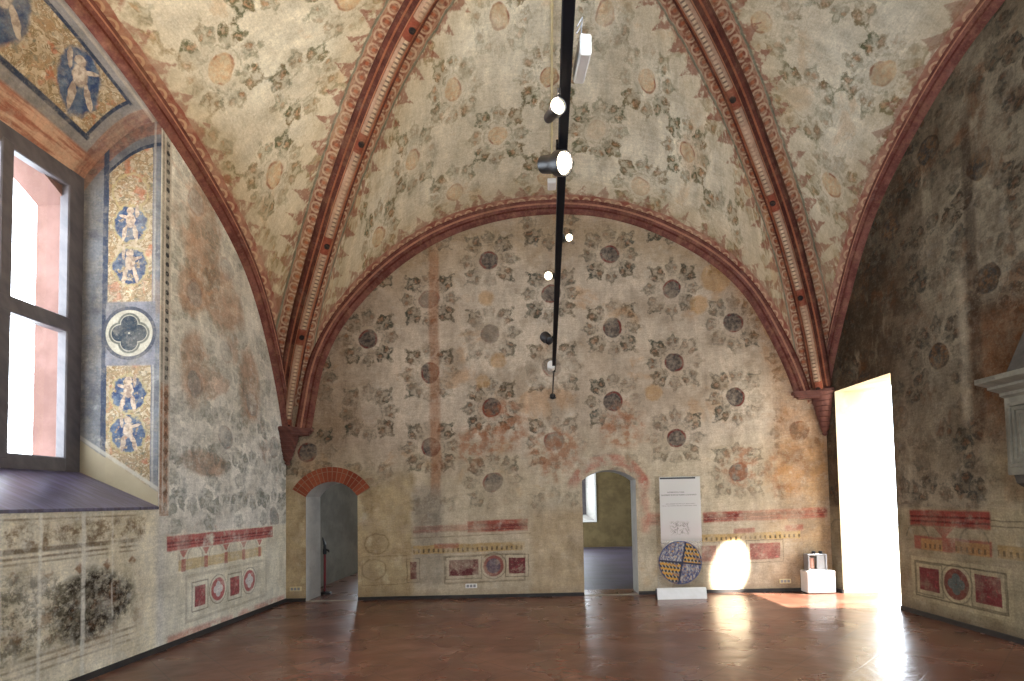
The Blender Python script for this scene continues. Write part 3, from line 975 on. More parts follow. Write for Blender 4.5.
M = dict(
    vault=m_vault(), rib=m_rib(), formeret=m_formeret(), wall_back=m_wall_back(), wall_left=m_wall_left(), wall_right=m_wall_right(),
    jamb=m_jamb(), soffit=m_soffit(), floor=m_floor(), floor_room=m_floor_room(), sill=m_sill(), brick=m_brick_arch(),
    plain=m_plain('plain_plaster', (168, 154, 128), (140, 124, 98), 700),
    corridor=m_plain('corridor_plaster', (132, 128, 118), (112, 107, 98), 705),
    olive=m_plain('olive_plaster', (120, 104, 72), (98, 84, 56), 710),
    pale=m_plain('pale_reveal_plaster', (190, 186, 178), (168, 164, 158), 715),
    pink=m_plain('pink_reveal_plaster', (128, 98, 90), (110, 82, 74), 720),
    limewash=m_plain('limewashed_reveal', (200, 186, 160), (180, 164, 136), 725),
    terrace=m_plain('terrace_paving', (206, 196, 180), (186, 176, 160), 730),
    stone=m_stone(), stone_dark=m_stone('sooty_plaster', (86, 80, 72), (66, 60, 54)),
    wood=simple('dark_window_wood', (96, 90, 92), .45, c2=(74, 70, 74)),
    black=simple('black_metal', (16, 16, 20), .4, spec=.5, c2=(24, 24, 30)),
    rail=simple('anodised_rail', (24, 23, 30), .7, spec=.15, c2=(18, 18, 24)),
    silver=simple('steel', (190, 190, 192), .3, 1.0, c2=(170, 170, 172)),
    white=simple('white_enamel', (232, 230, 226), .4, c2=(224, 222, 216)),
    cream=simple('cream_plastic', (214, 200, 158), .5, c2=(196, 180, 138)),
    grey=simple('grey_metal', (150, 150, 152), .4, .3, c2=(132, 132, 134)),
    red=simple('red_paint', (128, 24, 28), .4, c2=(104, 18, 22)),
    corbel=simple('painted_corbel', (112, 68, 56), .8, c2=(88, 50, 42), scale=14, bump=.2),
    dark=simple('dark_skirting', (48, 42, 38), .7, c2=(36, 32, 30)),
    threshold=simple('stone_threshold', (168, 158, 140), .6, c2=(140, 130, 112), scale=5),
    glass=m_glass(),
)

# ------------------------------------------------------------------ the vault
RIB_OUT = .20          # the cells meet this far behind a rib's soffit line
FOR_OUT = .15
def offset_out(P, side, d):
    P = np.asarray(P); side = np.asarray(side, float)
    T = np.gradient(P, axis=0); T /= np.linalg.norm(T, axis=1)[:, None]
    N = np.cross(side, T); N /= np.linalg.norm(N, axis=1)[:, None]
    if np.sum((P - np.array([AX, AY, 3.0])) * N) < 0: N = -N
    return P + N * d
def rib_side(k):
    c = corners[k]
    d = np.array([AX - c[0], AY - c[1], 0.0]); d /= np.linalg.norm(d)
    return np.array([-d[1], d[0], 0.0])
rib_cell = {}
for k in ribs:
    Q = offset_out(ribs[k], rib_side(k), RIB_OUT)
    Q[-1] = (AX, AY, ZA + RIB_OUT)
    rib_cell[k] = resample(Q, NR)
dR = np.array([-.0614, 1.0, 0.0]); dR /= np.linalg.norm(dR)
side_w = {'B': np.array([0, 1.0, 0]), 'F': np.array([0, -1.0, 0]), 'L': np.array([-1.0, 0, 0]), 'R': np.array([1.0, .0614, 0])}
side_w['R'] /= np.linalg.norm(side_w['R'])
form = {'B': F_B, 'F': F_F, 'L': F_L, 'R': F_R}
form_cell = {k: resample(offset_out(form[k], side_w[k], FOR_OUT), NF) for k in form}

def poly_dist(P, C):
    """distance and arc position of points P to polyline C"""
    seg = np.concatenate([[0], np.cumsum(np.linalg.norm(np.diff(C, axis=0), axis=1))])
    best = np.full(len(P), 1e9); arc = np.zeros(len(P))
    for i in range(len(C) - 1):
        a, b = C[i], C[i + 1]
        ab = b - a
        t = np.clip(((P - a) @ ab) / max(ab @ ab, 1e-12), 0, 1)
        d = np.linalg.norm(P - (a + t[:, None] * ab), axis=1)
        m_ = d < best
        best[m_] = d[m_]; arc[m_] = (seg[i] + t * (seg[i + 1] - seg[i]))[m_]
    return best, arc

VV, FF, U1, U2, U3 = [], [], [], [], []
NVC = 70
def cell(fk, ra, rb):
    F = form_cell[fk]
    R = np.concatenate([rib_cell[ra], rib_cell[rb][::-1][1:]])
    # match orientation
    if np.linalg.norm(F[0] - R[0]) > np.linalg.norm(F[0] - R[-1]): F = F[::-1]
    sel_ = np.linspace(0, NF - 1, 121).astype(int)
    Fs, Rs = F[sel_], R[sel_]
    nu = len(sel_)
    base = sum(len(v) for v in VV)
    v = np.linspace(0, 1, NVC)
    G = Fs[None] * (1 - v)[:, None, None] + Rs[None] * v[:, None, None]
    # gentle doming of the courses
    span = np.linalg.norm(Rs - Fs, axis=1)
    G[:, :, 2] += (np.sin(v * PI)[:, None]) * span[None] * .035
    arc = np.concatenate([np.zeros((NVC, 1)), np.cumsum(np.linalg.norm(np.diff(G, axis=1), axis=2), axis=1)], 1)
    arc -= arc[:, nu // 2][:, None]
    yv = np.concatenate([np.zeros((1, nu)), np.cumsum(np.linalg.norm(np.diff(G, axis=0), axis=2), axis=0)], 0)
    P = G.reshape(-1, 3)
    d1, s1 = poly_dist(P, rib_cell[ra]); d2, s2 = poly_dist(P, rib_cell[rb])
    dr = np.minimum(d1, d2); sr = np.where(d1 < d2, s1, s2)
    df, sf = poly_dist(P, F)
    VV.append(P)
    off = {'B': 0, 'L': 17.3, 'R': 31.1, 'F': 47.7}[fk]
    U1.append(np.stack([arc.ravel() + off, yv.ravel() + off], 1))
    U2.append(np.stack([dr, sr], 1)); U3.append(np.stack([df, sf], 1))
    for i in range(NVC - 1):
        for j in range(nu - 1):
            a = base + i * nu + j
            FF.append((a, a + 1, a + nu + 1, a + nu))
cell('B', 'BL', 'BR'); cell('L', 'BL', 'FL'); cell('R', 'BR', 'FR'); cell('F', 'FL', 'FR')
ceiling = mesh('ceiling', np.concatenate(VV), FF, M['vault'], None,
               {'uv': np.concatenate(U1), 'rib': np.concatenate(U2), 'formeret': np.concatenate(U3)}, True, 'structure')

prof_rib = [(-.15, .26), (-.15, .15), (-.115, .13), (-.085, .14), (-.06, .1), (-.062, .06), (-.05, .02), (-.03, .0), (.03, .0), (.05, .02), (.062, .06), (.06, .1), (.085, .14), (.115, .13), (.15, .15), (.15, .26)]
prof_for = [(.0, -.02), (-.05, .0), (-.075, .03), (-.07, .06), (-.10, .08), (-.115, .11), (-.10, .14), (-.11, .17), (-.09, .22), (.0, .22)]
n_trim = 1
for k in ('BL', 'BR', 'FL', 'FR'):
    c = corners[k]
    zt = 2.84 if k[1] == 'L' else 3.3
    P = ribs[k]; P = P[P[:, 2] > zt - .02]
    sweep('trim_%d' % n_trim, P, rib_side(k), prof_rib, M['rib']); n_trim += 1
for k in ('B', 'L', 'R', 'F'):
    P = form[k]
    lowz = np.where(P[:, 0] > 0, 3.24, 2.82)
    P = P[P[:, 2] > lowz]
    sweep('trim_%d' % n_trim, P, side_w[k], prof_for, M['formeret']); n_trim += 1
# keystone boss over the crossing
bo = MB().lathe([(.02, -.12), (.2, -.1), (.3, 0), (.3, .1), (.24, .2)], 28, (AX, AY, ZA))
bo.build('trim_%d' % n_trim, M['rib'], None, True, 'structure'); n_trim += 1

# pendant corbels under the ribs
def corbel(k, ztop, zbot, r):
    global n_trim
    c = corners[k]
    dx = 1 if k[1] == 'L' else -1
    dy = -1 if k[0] == 'B' else 1
    prof = [(.012, zbot), (.045, zbot + .03), (.03, zbot + .07)]
    n = 7
    for i in range(n):
        f0 = i / n; f1 = (i + .75) / n
        za, zb = zbot + .07 + (ztop - .1 - zbot - .07) * f0, zbot + .07 + (ztop - .1 - zbot - .07) * f1
        ra, rb = .04 + (r - .05) * f0 ** .9, .04 + (r - .05) * f1 ** .9
        prof += [(ra, za), (rb + .012, zb), (rb, zb + .01)]
    prof += [(r, ztop - .09), (r + .03, ztop - .06), (r + .03, ztop - .02), (r + .01, ztop), (.02, ztop + .01)]
    b = MB().lathe(prof, 20, (c[0] + dx * .05, c[1] + dy * .05, 0))
    b.build('trim_%d' % n_trim, M['corbel'], None, False, 'structure'); n_trim += 1
corbel('BL', 2.87, 2.24, .2); corbel('BR', 3.32, 2.55, .2); corbel('FL', 2.87, 2.24, .2); corbel('FR', 3.32, 2.55, .2)

def ledge(k, z, wx, wy):
    global n_trim
    c = corners[k]
    dx = 1 if k[1] == 'L' else -1
    b = MB()
    for (f, za, zb) in ((1.0, z - .03, z + .02), (.93, z - .07, z - .03), (.85, z - .1, z - .07)):
        b.prism([(c[0], c[1], za), (c[0] + dx * wx * f, c[1], za), (c[0] + dx * wx * f, c[1] - .1 * f, za), (c[0] + dx * .14 * f, c[1] - wy * f, za), (c[0], c[1] - wy * f, za)], (0, 0, zb - za))
    b.build('trim_%d' % n_trim, M['corbel'], None, False, 'structure'); n_trim += 1
ledge('BR', 3.27, .56, .24); ledge('BL', 2.83, .46, .24)

# ------------------------------------------------------------------ walls
ZT = 7.9
def wall(name, mapf, s0, s1, openings, mat, ztop=ZT, extra=()):
    """openings: (sa, sb, zbot, ztop_function) cut out of a vertical wall; uv = (s, z) in metres"""
    xs = {s0, s1}
    for (a, b, zb, zt) in openings:
        for k in range(17): xs.add(a + (b - a) * k / 16)
    xs = sorted(xs)
    vs, fs, uu = [], [], []
    def quad(a, b, z0a, z0b, z1a, z1b):
        n = len(vs)
        for (s, z) in ((a, z0a), (b, z0b), (b, z1b), (a, z1a)):
            vs.append(mapf(s, z)); uu.append((s, z))
        fs.append((n, n + 1, n + 2, n + 3))
    for a, b in zip(xs[:-1], xs[1:]):
        hit = [o for o in openings if o[0] - 1e-6 <= a and b <= o[1] + 1e-6]
        if not hit: quad(a, b, 0, 0, ztop, ztop)
        else:
            (oa, ob, zb, zt) = hit[0]
            if zb > 0: quad(a, b, 0, 0, zb, zb)
            if zt(a) < ztop: quad(a, b, zt(a), zt(b), ztop, ztop)
    return mesh(name, vs, fs, mat, None, {'uv': uu}, False, 'structure')

def seg_arch(a, b, zs, za):
    """segmental arch: springing height zs, crown za"""
    w = (b - a) / 2; h = za - zs
    r = (w * w + h * h) / (2 * h)
    c = (a + b) / 2
    return lambda s: za - r + math.sqrt(max(r * r - (s - c) ** 2, 0))
D1 = (-4.02, -3.165, 0, seg_arch(-4.02, -3.165, 1.72, 1.96))
D2 = (.56, 1.45, 0, seg_arch(.56, 1.45, 1.89, 2.06))
XRB = XR(YB)
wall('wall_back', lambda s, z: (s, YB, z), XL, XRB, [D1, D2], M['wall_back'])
wall('wall_front', lambda s, z: (s, YF, z), XL, XR(YF), [(.2, 3.4, 1.7, lambda s: 4.6)], M['plain'])  # opening added behind the camera to light the back and left walls
DR = (7.52, 8.84, 0, lambda s: 3.24)
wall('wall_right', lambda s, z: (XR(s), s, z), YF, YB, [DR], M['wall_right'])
# window recess in the left wall: its head follows the wall rib
WY0, WY1 = 2.66, 6.13
ys_, zs_ = F_L[::-1, 1], F_L[::-1, 2]
def head(s): return float(np.interp(s, ys_, zs_)) + .05
WIN = (WY0, WY1, 1.6, head)
wall('wall_left', lambda s, z: (XL, s, z), YF, YB, [WIN], M['wall_left'])

# splayed recess: jambs, soffit, sill
XW = XL - .9
ZH = 5.34
def mesh_grid(name, G, UV, mat, kind='structure', parent=None, top=None):
    ni, nj = len(G), len(G[0])
    vs = [p for r in G for p in r]; uu = [p for r in UV for p in r]
    fs = [(i * nj + j, i * nj + j + 1, (i + 1) * nj + j + 1, (i + 1) * nj + j) for i in range(ni - 1) for j in range(nj - 1)]
    ud = {'uv': uu}
    if top: ud['top'] = [p for r in top for p in r]
    return mesh(name, vs, fs, mat, parent, ud, True, kind)
def curve_z(w, y):       # w 0 at window .. 1 at wall face
    zf = head(y)
    return ZH + (zf - ZH) * math.sin(w * PI / 2) ** .9 if w > 0 else ZH
for nm, yy in (('wall_window_jamb_far', WY1), ('wall_window_jamb_near', WY0)):
    G, UV, UT = [], [], []
    for i in range(19):
        w = i / 18
        zt, zb = curve_z(w, yy), 2.02 - .42 * w
        G.append([(XW + .9 * w, yy, zb + (zt - zb) * j / 10) for j in range(11)])
        UV.append([(.9 * (1 - w), zb + (zt - zb) * j / 10) for j in range(11)])
        UT.append([((zt - zb) * (1 - j / 10), 0) for j in range(11)])
    mesh_grid(nm, G, UV, M['jamb'], top=UT)
G, UV = [], []
for i in range(19):
    w = i / 18
    G.append([(XW + .9 * w, WY0 + (WY1 - WY0) * j / 40, curve_z(w, WY0 + (WY1 - WY0) * j / 40)) for j in range(41)])
    UV.append([(WY0 + (WY1 - WY0) * j / 40, w) for j in range(41)])
mesh_grid('ceiling_window_soffit', G, UV, M['soffit'])
sl = MB().prism([(XW - .05, WY0, 2.04), (XL + .012, WY0, 1.605), (XL + .012, WY0, 1.575), (XW - .05, WY0, 1.9)], (0, WY1 - WY0, 0))
sl.build('window_sill', M['sill'], None, False, 'structure')

# window
win = empty('window_1', (XW, (WY0 + WY1) / 2, 2.02), 0, 'structure')
def W(o):
    o.location = -Vector(win.location); return o
y0, y1 = WY0, WY1
fb = MB()
fb.box(XW - .09, XW + .02, y1 - .19, y1 + .02, 1.98, ZH + .06, .012)
fb.box(XW - .09, XW + .02, y0 - .02, y0 + .19, 1.98, ZH + .06, .012)
fb.box(XW - .088, XW + .018, y0, y1, ZH - .16, ZH + .06, .012)
fb.box(XW - .088, XW + .018, y0, y1, 1.98, 2.16, .012)
W(fb.build('window_frame', M['wood'], win))
W(MB().box(XW - .1, XW + .03, y0 + .15, y1 - .15, 3.54, 3.7, .012).build('window_transom', M['wood'], win))
muls = [y1 - .19 - .62 - .07, AY, y0 + .19 + .62 + .07]
for yy in muls:
    W(MB().box(XW - .095, XW + .025, yy - .065, yy + .065, 2.1, ZH - .1, .012).build('window_mullion', M['wood'], win))
ed = [y0 + .17] + sorted(muls) + [y1 - .17]
for a, b in zip(ed[:-1], ed[1:]):
    for za, zb in ((2.14, 3.58), (3.66, ZH - .14)):
        W(mesh('window_pane', [(XW - .045, a, za), (XW - .045, b, za), (XW - .045, b, zb), (XW - .045, a, zb)], [(0, 1, 2, 3)], M['glass'], win))
# outer reveal
XO = XW - .42
orv = MB()
def arch_z(y): return 5.5 - .55 * ((y - AY) / (WY1 - AY)) ** 2
N = 24
vs = []
path = [(WY1 - .1, 1.9)] + [(WY1 - .1 - (WY1 - WY0 - .2) * k / N, arch_z(WY1 - .1 - (WY1 - WY0 - .2) * k / N)) for k in range(N + 1)] + [(WY0 + .1, 1.9)]
for (y, z) in path: vs += [(XW - .06, y, z), (XO, y, z)]
orv.add(vs, [(2 * i, 2 * i + 1, 2 * i + 3, 2 * i + 2) for i in range(len(path) - 1)])
# masonry around the frame, closing the recess to the outer wall face
vs2 = []
for (y, z) in path:
    cy, cz = AY, 3.7
    vs2 += [(XW - .06, y, z), (XW - .06, cy + (y - cy) * 1.5, cz + (z - cz) * 1.5)]
orv.add(vs2, [(2 * i, 2 * i + 1, 2 * i + 3, 2 * i + 2) for i in range(len(path) - 1)])
orv.add([(XW - .06, WY0 - 1, 1.95), (XO - .1, WY0 - 1, 1.85), (XO - .1, WY1 + 1, 1.85), (XW - .06, WY1 + 1, 1.95), (XW - .06, WY0 - 1, .5), (XW - .06, WY1 + 1, .5)], [(0, 1, 2, 3), (0, 3, 5, 4)])
orv.build('wall_window_outer_reveal', M['pink'], None, False, 'structure')

# ------------------------------------------------------------------ door reveals
def reveal(name, op_, mapf, depth_vec, mat, fl=True):
    a, b, zb, zt = op_
    pts = [(a, 0)] + [(a + (b - a) * k / 16, zt(a + (b - a) * k / 16)) for k in range(17)] + [(b, 0)]
    vs, fs = [], []
    for (s, z) in pts:
        p = Vector(mapf(s, z)); vs += [p, p + Vector(depth_vec)]
    fs = [(2 * i, 2 * i + 1, 2 * i + 3, 2 * i + 2) for i in range(len(pts) - 1)]
    return mesh(name, vs, fs, mat, None, None, False, 'structure')
DB = .58
reveal('door_1', D1, lambda s, z: (s, YB, z), (0, DB, 0), M['pale'])
reveal('door_2', D2, lambda s, z: (s, YB, z), (0, DB, 0), M['pale'])
nrm = Vector((1, .0614, 0)).normalized()
reveal('door_3', DR, lambda s, z: (XR(s), s, z), nrm * .6, M['limewash'])
# brick voussoirs over door 1
a, b, _, zf = D1
w = (b - a) / 2; hh = 1.96 - 1.72; rr = (w * w + hh * hh) / (2 * hh); cx, cz = (a + b) / 2, 1.96 - rr
a0 = math.atan2(1.72 - cz, a - cx) + .0; a1 = math.atan2(1.72 - cz, b - cx) - .0
vs, uu, fs = [], [], []
NB = 28
for i in range(NB + 1):
    an = a0 + (a1 - a0) * i / NB
    for (r_, d_) in ((rr, .01), (rr, -.03), (rr + .245, -.03), (rr + .245, .01)):
        vs.append((cx + r_ * math.cos(an), YB + d_, cz + r_ * math.sin(an)))
        uu.append(((a0 - an) * rr, (r_ - rr) / .245))
for i in range(NB):
    for j in range(3): fs.append((i * 4 + j, i * 4 + j + 1, (i + 1) * 4 + j + 1, (i + 1) * 4 + j))
fs += [(0, 1, 2, 3), (NB * 4 + 3, NB * 4 + 2, NB * 4 + 1, NB * 4)]
mesh('trim_%d' % n_trim, vs, fs, M['brick'], None, {'uv': uu}, False, 'structure'); n_trim += 1

# floor
floor = mesh('floor', [(-7, YF - .1, 0), (5.36, YF - .1, 0), (5.36, 9.7, 0), (-7, 9.7, 0)], [(0, 1, 2, 3)], M['floor'], None, None, False, 'structure')
mesh('floor_corridor', [(-4.5, 9.7, 0), (-1.25, 9.7, 0), (-1.25, 14.5, 0), (-4.5, 14.5, 0)], [(0, 1, 2, 3)], M['floor'], None, None, False, 'structure')
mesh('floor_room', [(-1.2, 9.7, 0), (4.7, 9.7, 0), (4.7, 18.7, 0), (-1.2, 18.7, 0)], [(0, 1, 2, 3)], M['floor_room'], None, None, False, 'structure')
# thresholds
MB().box(D1[0], D1[1], YB - .01, YB + .05, -.02, .006).build('trim_%d' % n_trim, M['threshold'], None, False, 'structure'); n_trim += 1
MB().box(D2[0], D2[1], YB - .01, YB + .05, -.02, .006).build('trim_%d' % n_trim, M['threshold'], None, False, 'structure'); n_trim += 1
# skirtings
bb = MB()
for s0_, s1_ in ((XL, D1[0]), (D1[1], D2[0]), (D2[1], XRB)): bb.box(s0_ + .004, s1_ - .004, YB - .018, YB + .01, 0, .055)
bb.build('baseboard_back', M['dark'], None, False, 'structure')
MB().box(XL - .01, XL + .018, YF, YB - .01, 0, .06).build('baseboard_left', M['dark'], None, False, 'structure')
bb = MB()
for s0_, s1_ in ((YF, DR[0]), (DR[1], YB - .02)):
    bb.prism([(XR(s0_) + .01, s0_, 0), (XR(s0_) - .018, s0_, 0), (XR(s1_) - .018, s1_, 0), (XR(s1_) + .01, s1_, 0)], (0, 0, .06))
bb.build('baseboard_right', M['dark'], None, False, 'structure')

# ------------------------------------------------------------------ rooms beyond the doors
YN = YB + DB
def rect_wall(name, p0, p1, z0, z1, holes, mat):
    """vertical wall from p0 to p1 (plan), holes (s0,s1,z0,z1)"""
    p0, p1 = Vector((*p0, 0)), Vector((*p1, 0)); L = (p1 - p0).length; d = (p1 - p0) / L
    xs = sorted({0, L, *[h[0] for h in holes], *[h[1] for h in holes]})
    zz = sorted({z0, z1, *[h[2] for h in holes], *[h[3] for h in holes]})
    b = MB()
    for a_, c_ in zip(xs[:-1], xs[1:]):
        for e_, g_ in zip(zz[:-1], zz[1:]):
            mx, mz = (a_ + c_) / 2, (e_ + g_) / 2
            if any(h[0] < mx < h[1] and h[2] < mz < h[3] for h in holes): continue
            q = [p0 + d * a_, p0 + d * c_]
            b.add([(q[0].x, q[0].y, e_), (q[1].x, q[1].y, e_), (q[1].x, q[1].y, g_), (q[0].x, q[0].y, g_)], [(0, 1, 2, 3)])
    return b.build(name, mat, None, False, 'structure')
# corridor
CX0, CX1, CY1, CZ = -4.42, -1.4, 14.4, 3.2
rect_wall('wall_corridor_left', (CX0, YN), (CX0, CY1), 0, CZ, [(3.3, 4.5, .9, 2.8)], M['corridor'])  # opening added out of view to brighten the corridor
rect_wall('wall_corridor_right', (CX1, YN), (CX1, CY1), 0, CZ, [], M['corridor'])
rect_wall('wall_corridor_far', (CX0, CY1), (CX1, CY1), 0, CZ, [(1.2, 2.7, .9, 2.8)], M['corridor'])  # unseen end opening, also added for its light
rect_wall('wall_corridor_near', (CX0, YN), (CX1, YN), 0, CZ, [(D1[0] - CX0, D1[1] - CX0, 0, 1.96)], M['corridor'])
mesh('ceiling_corridor', [(CX0, YN, CZ), (CX1, YN, CZ), (CX1, CY1, CZ), (CX0, CY1, CZ)], [(0, 1, 2, 3)], M['corridor'], None, None, False, 'structure')
# farther room
RX0, RX1, RY1, RZ = -1.1, 4.6, 18.0, 4.0
rect_wall('wall_room_left', (RX0, YN), (RX0, RY1), 0, RZ, [(4.9, 8.1, .02, 3.2)], M['olive'])
rect_wall('wall_room_right', (RX1, YN), (RX1, RY1), 0, RZ, [(1.6, 3.4, .9, 2.9)], M['olive'])  # side opening added out of sight to light the door jambs
rect_wall('wall_room_far', (RX0, RY1), (RX1, RY1), 0, RZ, [(.05 - RX0, 1.52 - RX0, .87, 2.95)], M['olive'])
rect_wall('wall_room_near', (RX0, YN), (RX1, YN), 0, RZ, [(D2[0] - RX0, D2[1] - RX0, 0, 2.06)], M['olive'])
mesh('ceiling_room', [(RX0, YN, RZ), (RX1, YN, RZ), (RX1, RY1, RZ), (RX0, RY1, RZ)], [(0, 1, 2, 3)], M['olive'], None, None, False, 'structure')
# its window recess, splayed
rv = MB()
o_ = [(.05, .87), (1.52, .87), (1.52, 2.95), (.05, 2.95)]
i_ = [(.35, 1.05), (1.25, 1.05), (1.25, 2.8), (.35, 2.8)]
rv.add([(x, RY1, z) for x, z in o_] + [(x, RY1 + .6, z) for x, z in i_], [(k, (k + 1) % 4, 4 + (k + 1) % 4, 4 + k) for k in range(4)])
rv.build('wall_room_window_reveal', M['pale'], None, False, 'structure')
w2 = empty('window_2', (.8, RY1 + .6, 1.05), 0, 'structure')
f2 = MB()
f2.box(-.5, -.38, -.04, .03, 0, 1.76); f2.box(.33, .46, -.04, .03, 0, 1.76); f2.box(-.4, .35, -.038, .028, 0, .1); f2.box(-.4, .35, -.038, .028, 1.66, 1.76); f2.box(-.03, .03, -.038, .028, .08, 1.68)
f2.build('window_frame', M['wood'], w2)
for xa, xb in ((-.39, -.02), (.02, .34)): mesh('window_pane', [(xa, 0, .09), (xb, 0, .09), (xb, 0, 1.67), (xa, 0, 1.67)], [(0, 1, 2, 3)], M['glass'], w2)
fr = MB()
fr.box(1.5, 1.56, RY1 - .03, RY1 + .01, .82, 3.0); fr.box(.0, 1.5, RY1 - .03, RY1 + .01, .82, .88); fr.box(.0, 1.5, RY1 - .03, RY1 + .01, 2.94, 3.0); fr.box(.0, .06, RY1 - .03, RY1 + .01, .88, 2.94)
fr.build('trim_%d' % n_trim, M['white'], None, False, 'structure'); n_trim += 1

# terrace outside the tall doorway
mesh('ground_terrace', [(5.36, -6, -.03), (30, -6, -.03), (30, 26, -.03), (5.36, 26, -.03)], [(0, 1, 2, 3)], M['terrace'], None, None, False, 'structure')

# ------------------------------------------------------------------ lighting track and lamps
TZ, TX = 3.3, .105
tr = empty('lighting_track', (TX, 1.0, TZ))
tag(tr, 'long black lighting rail strung across the hall on a taut cable', 'lighting rail')
L0, L1 = -.6, 6.2
rl = MB()
rl.box(-.022, .022, L0, L1, -.022, .022, .003)
rl.box(-.0225, -.016, L0, L1, .0225, .034); rl.box(.016, .0225, L0, L1, .0225, .034)
rl.build('rail', M['rail'], tr)
MB().box(-.024, .024, L1 - .01, L1 + .03, -.024, .026, .004).build('end_cap', M['black'], tr)
MB().tube([(0, L1 + .02, 0), (-.002, 8.0, .008)], .011, 8).build('cable', M['black'], tr)
an = MB().lathe([(.05, 0), (.05, .02), (.02, .035), (.014, .12), (.02, .13)], 16, (0, YB - 1.0, .01), (0, -1, 0))
an.tube([(-.04, YB - 1.04, -.02), (0, YB - 1.1, -.035), (.05, YB - 1.05, -.02)], .012, 8)
an.build('wall_anchor', M['black'], tr)
tb = MB().lathe([(.02, 0), (.05, .01), (.05, .2), (.02, .21)], 14, (-.035, L1 - .32, 0), (0, 1, 0))
o = tb.build('turnbuckle', M['white'], tr); o['label'] = 'white coupling at the rail end'

lens_on = m_emit('lamp_lens_lit', (1.0, .87, .62), 7.0)
lens_lo = m_emit('lamp_lens_dim', (1.0, .84, .6), 8.0)
lens_off = simple('lamp_lens_off', (90, 92, 96), .2)
def spotlight(y, side, aim, label, lens, r=.05, power=0, ang=70, col=(1, .83, .58), aimlight=None, drop=0.0, piv=None):
    """lamp head clipped to the rail by an arm"""
    base = Vector((TX + side * .022, y, TZ))
    t = empty('spotlight', base)
    tag(t, label, 'spotlight', None)
    A = Vector(aim).normalized()
    piv = Vector(piv) if piv else Vector((side * (r * 1.15 + .012), 0, drop))
    br = MB()
    br.box(.001 if side > 0 else -.012, .012 if side > 0 else -.001, -.03, .03, -.014, .014, .003)
    base_in = Vector((side * .006, 0, 0))
    br.tube([base_in, piv * .6, piv], .008, 8)
    br.build('bracket', M['black'], t)
    hd = MB().lathe([(.02, -.11), (r * .8, -.1), (r * .86, -.02), (r * 1.12, .0), (r * 1.15, .05), (r * 1.05, .05), (r, .035)], 22, piv, A)
    o_ = smooth_by_angle(hd.build('housing', M['black'], t), 40)
    ln = MB().lathe([(r * .98, .03), (r * .95, .04), (r * .5, .05), (.004, .054)], 22, piv, A).build('lens', lens, o_, True)
    if power:
        ld = bpy.data.lights.new('lamp', 'SPOT')
        ld.energy = power; ld.color = col; ld.spot_size = math.radians(ang); ld.spot_blend = .8; ld.shadow_soft_size = .03
        lo = bpy.data.objects.new('lamp', ld); link(lo, t)
        lo.location = piv + A * .075 + Vector((-.03, 0, 0))
        B = Vector(aimlight or aim).normalized()
        lo.rotation_euler = B.to_track_quat('-Z', 'Y').to_euler()
    return t
spotlight(2.25, -1, (.25, -.85, -.3), 'small lit spotlight on the left of the rail beside the cream conduit', lens_on, .028, 320, 110, aimlight=(-.75, .5, .75), piv=(-.02, 0, -.062))
spotlight(2.58, -1, (.66, -.62, -.35), 'largest dazzling spotlight facing the viewer under the vault', lens_on, .05, 1700, 75, aimlight=(-.13, .85, .62), piv=(-.006, 0, -.088))
spotlight(3.52, 1, (.1, -.8, -.35), 'tiny lit spotlight on the right of the rail below the back arch', lens_lo, .022, 0)
spotlight(4.13, -1, (-.05, -.85, -.3), 'bright star-like spotlight on the left of the rail over the rosettes', lens_on, .03, 0)
spotlight(5.75, -1, (-.3, .8, .55), 'unlit black spotlight near the far end of the rail', lens_off, .05, 0)
# lamps further along the rail, above the viewer
spotlight(1.25, -1, (-.7, .25, .8), 'black spotlight on the rail above the viewer turned to the window side', lens_off, .05, 800, 110, aimlight=(-.75, .35, .8), drop=-.05)

# white box hung beside the rail
wb = empty('transformer_box', (TX + .06, 2.06, TZ - .01))
tag(wb, 'white slim box hanging on two wires right of the black rail', 'box')
wbc = MB().box(-.022, .022, -.09, .09, -.03, .045, .006).build('case', M['white'], wb)
wbc.rotation_euler = (.12, 0, .1)
for dy in (-.1, -.07):
    MB().tube([(-.006, dy, .05), (-.004, dy - .02, .07), (-.025, dy - .02, .035)], .0025, 6).build('wire', M['grey'], wb)

# cream conduit along the crown of the back vault cell, with a junction box
Pm = []
Fm, Rm = form_cell['B'][NF // 2], rib_cell['BL'][-1]
for v in np.linspace(.118, .98, 30):
    p = Fm * (1 - v) + Rm * v
    p[2] += math.sin(v * PI) * np.linalg.norm(Rm - Fm) * .035 - .03
    Pm.append((.16 + (1 - v) * .0, p[1], p[2]))
cd = empty('conduit', Pm[0])
tag(cd, 'cream cable conduit running along the crown of the painted vault', 'conduit')
MB().tube([Vector(p) - Vector(Pm[0]) for p in Pm], .016, 8).build('pipe', M['cream'], cd)
for i in range(2, 30, 3):
    q = Vector(Pm[i]) - Vector(Pm[0]); q2 = Vector(Pm[min(i + 1, 29)]) - Vector(Pm[0])
    d_ = (q2 - q).normalized() if i < 29 else Vector((0, -1, 0))
    MB().tube([q, q + d_ * .04], .022, 8).build('clip', M['cream'], cd)
jb = empty('junction_box', (.16, YB - .12, 6.78))

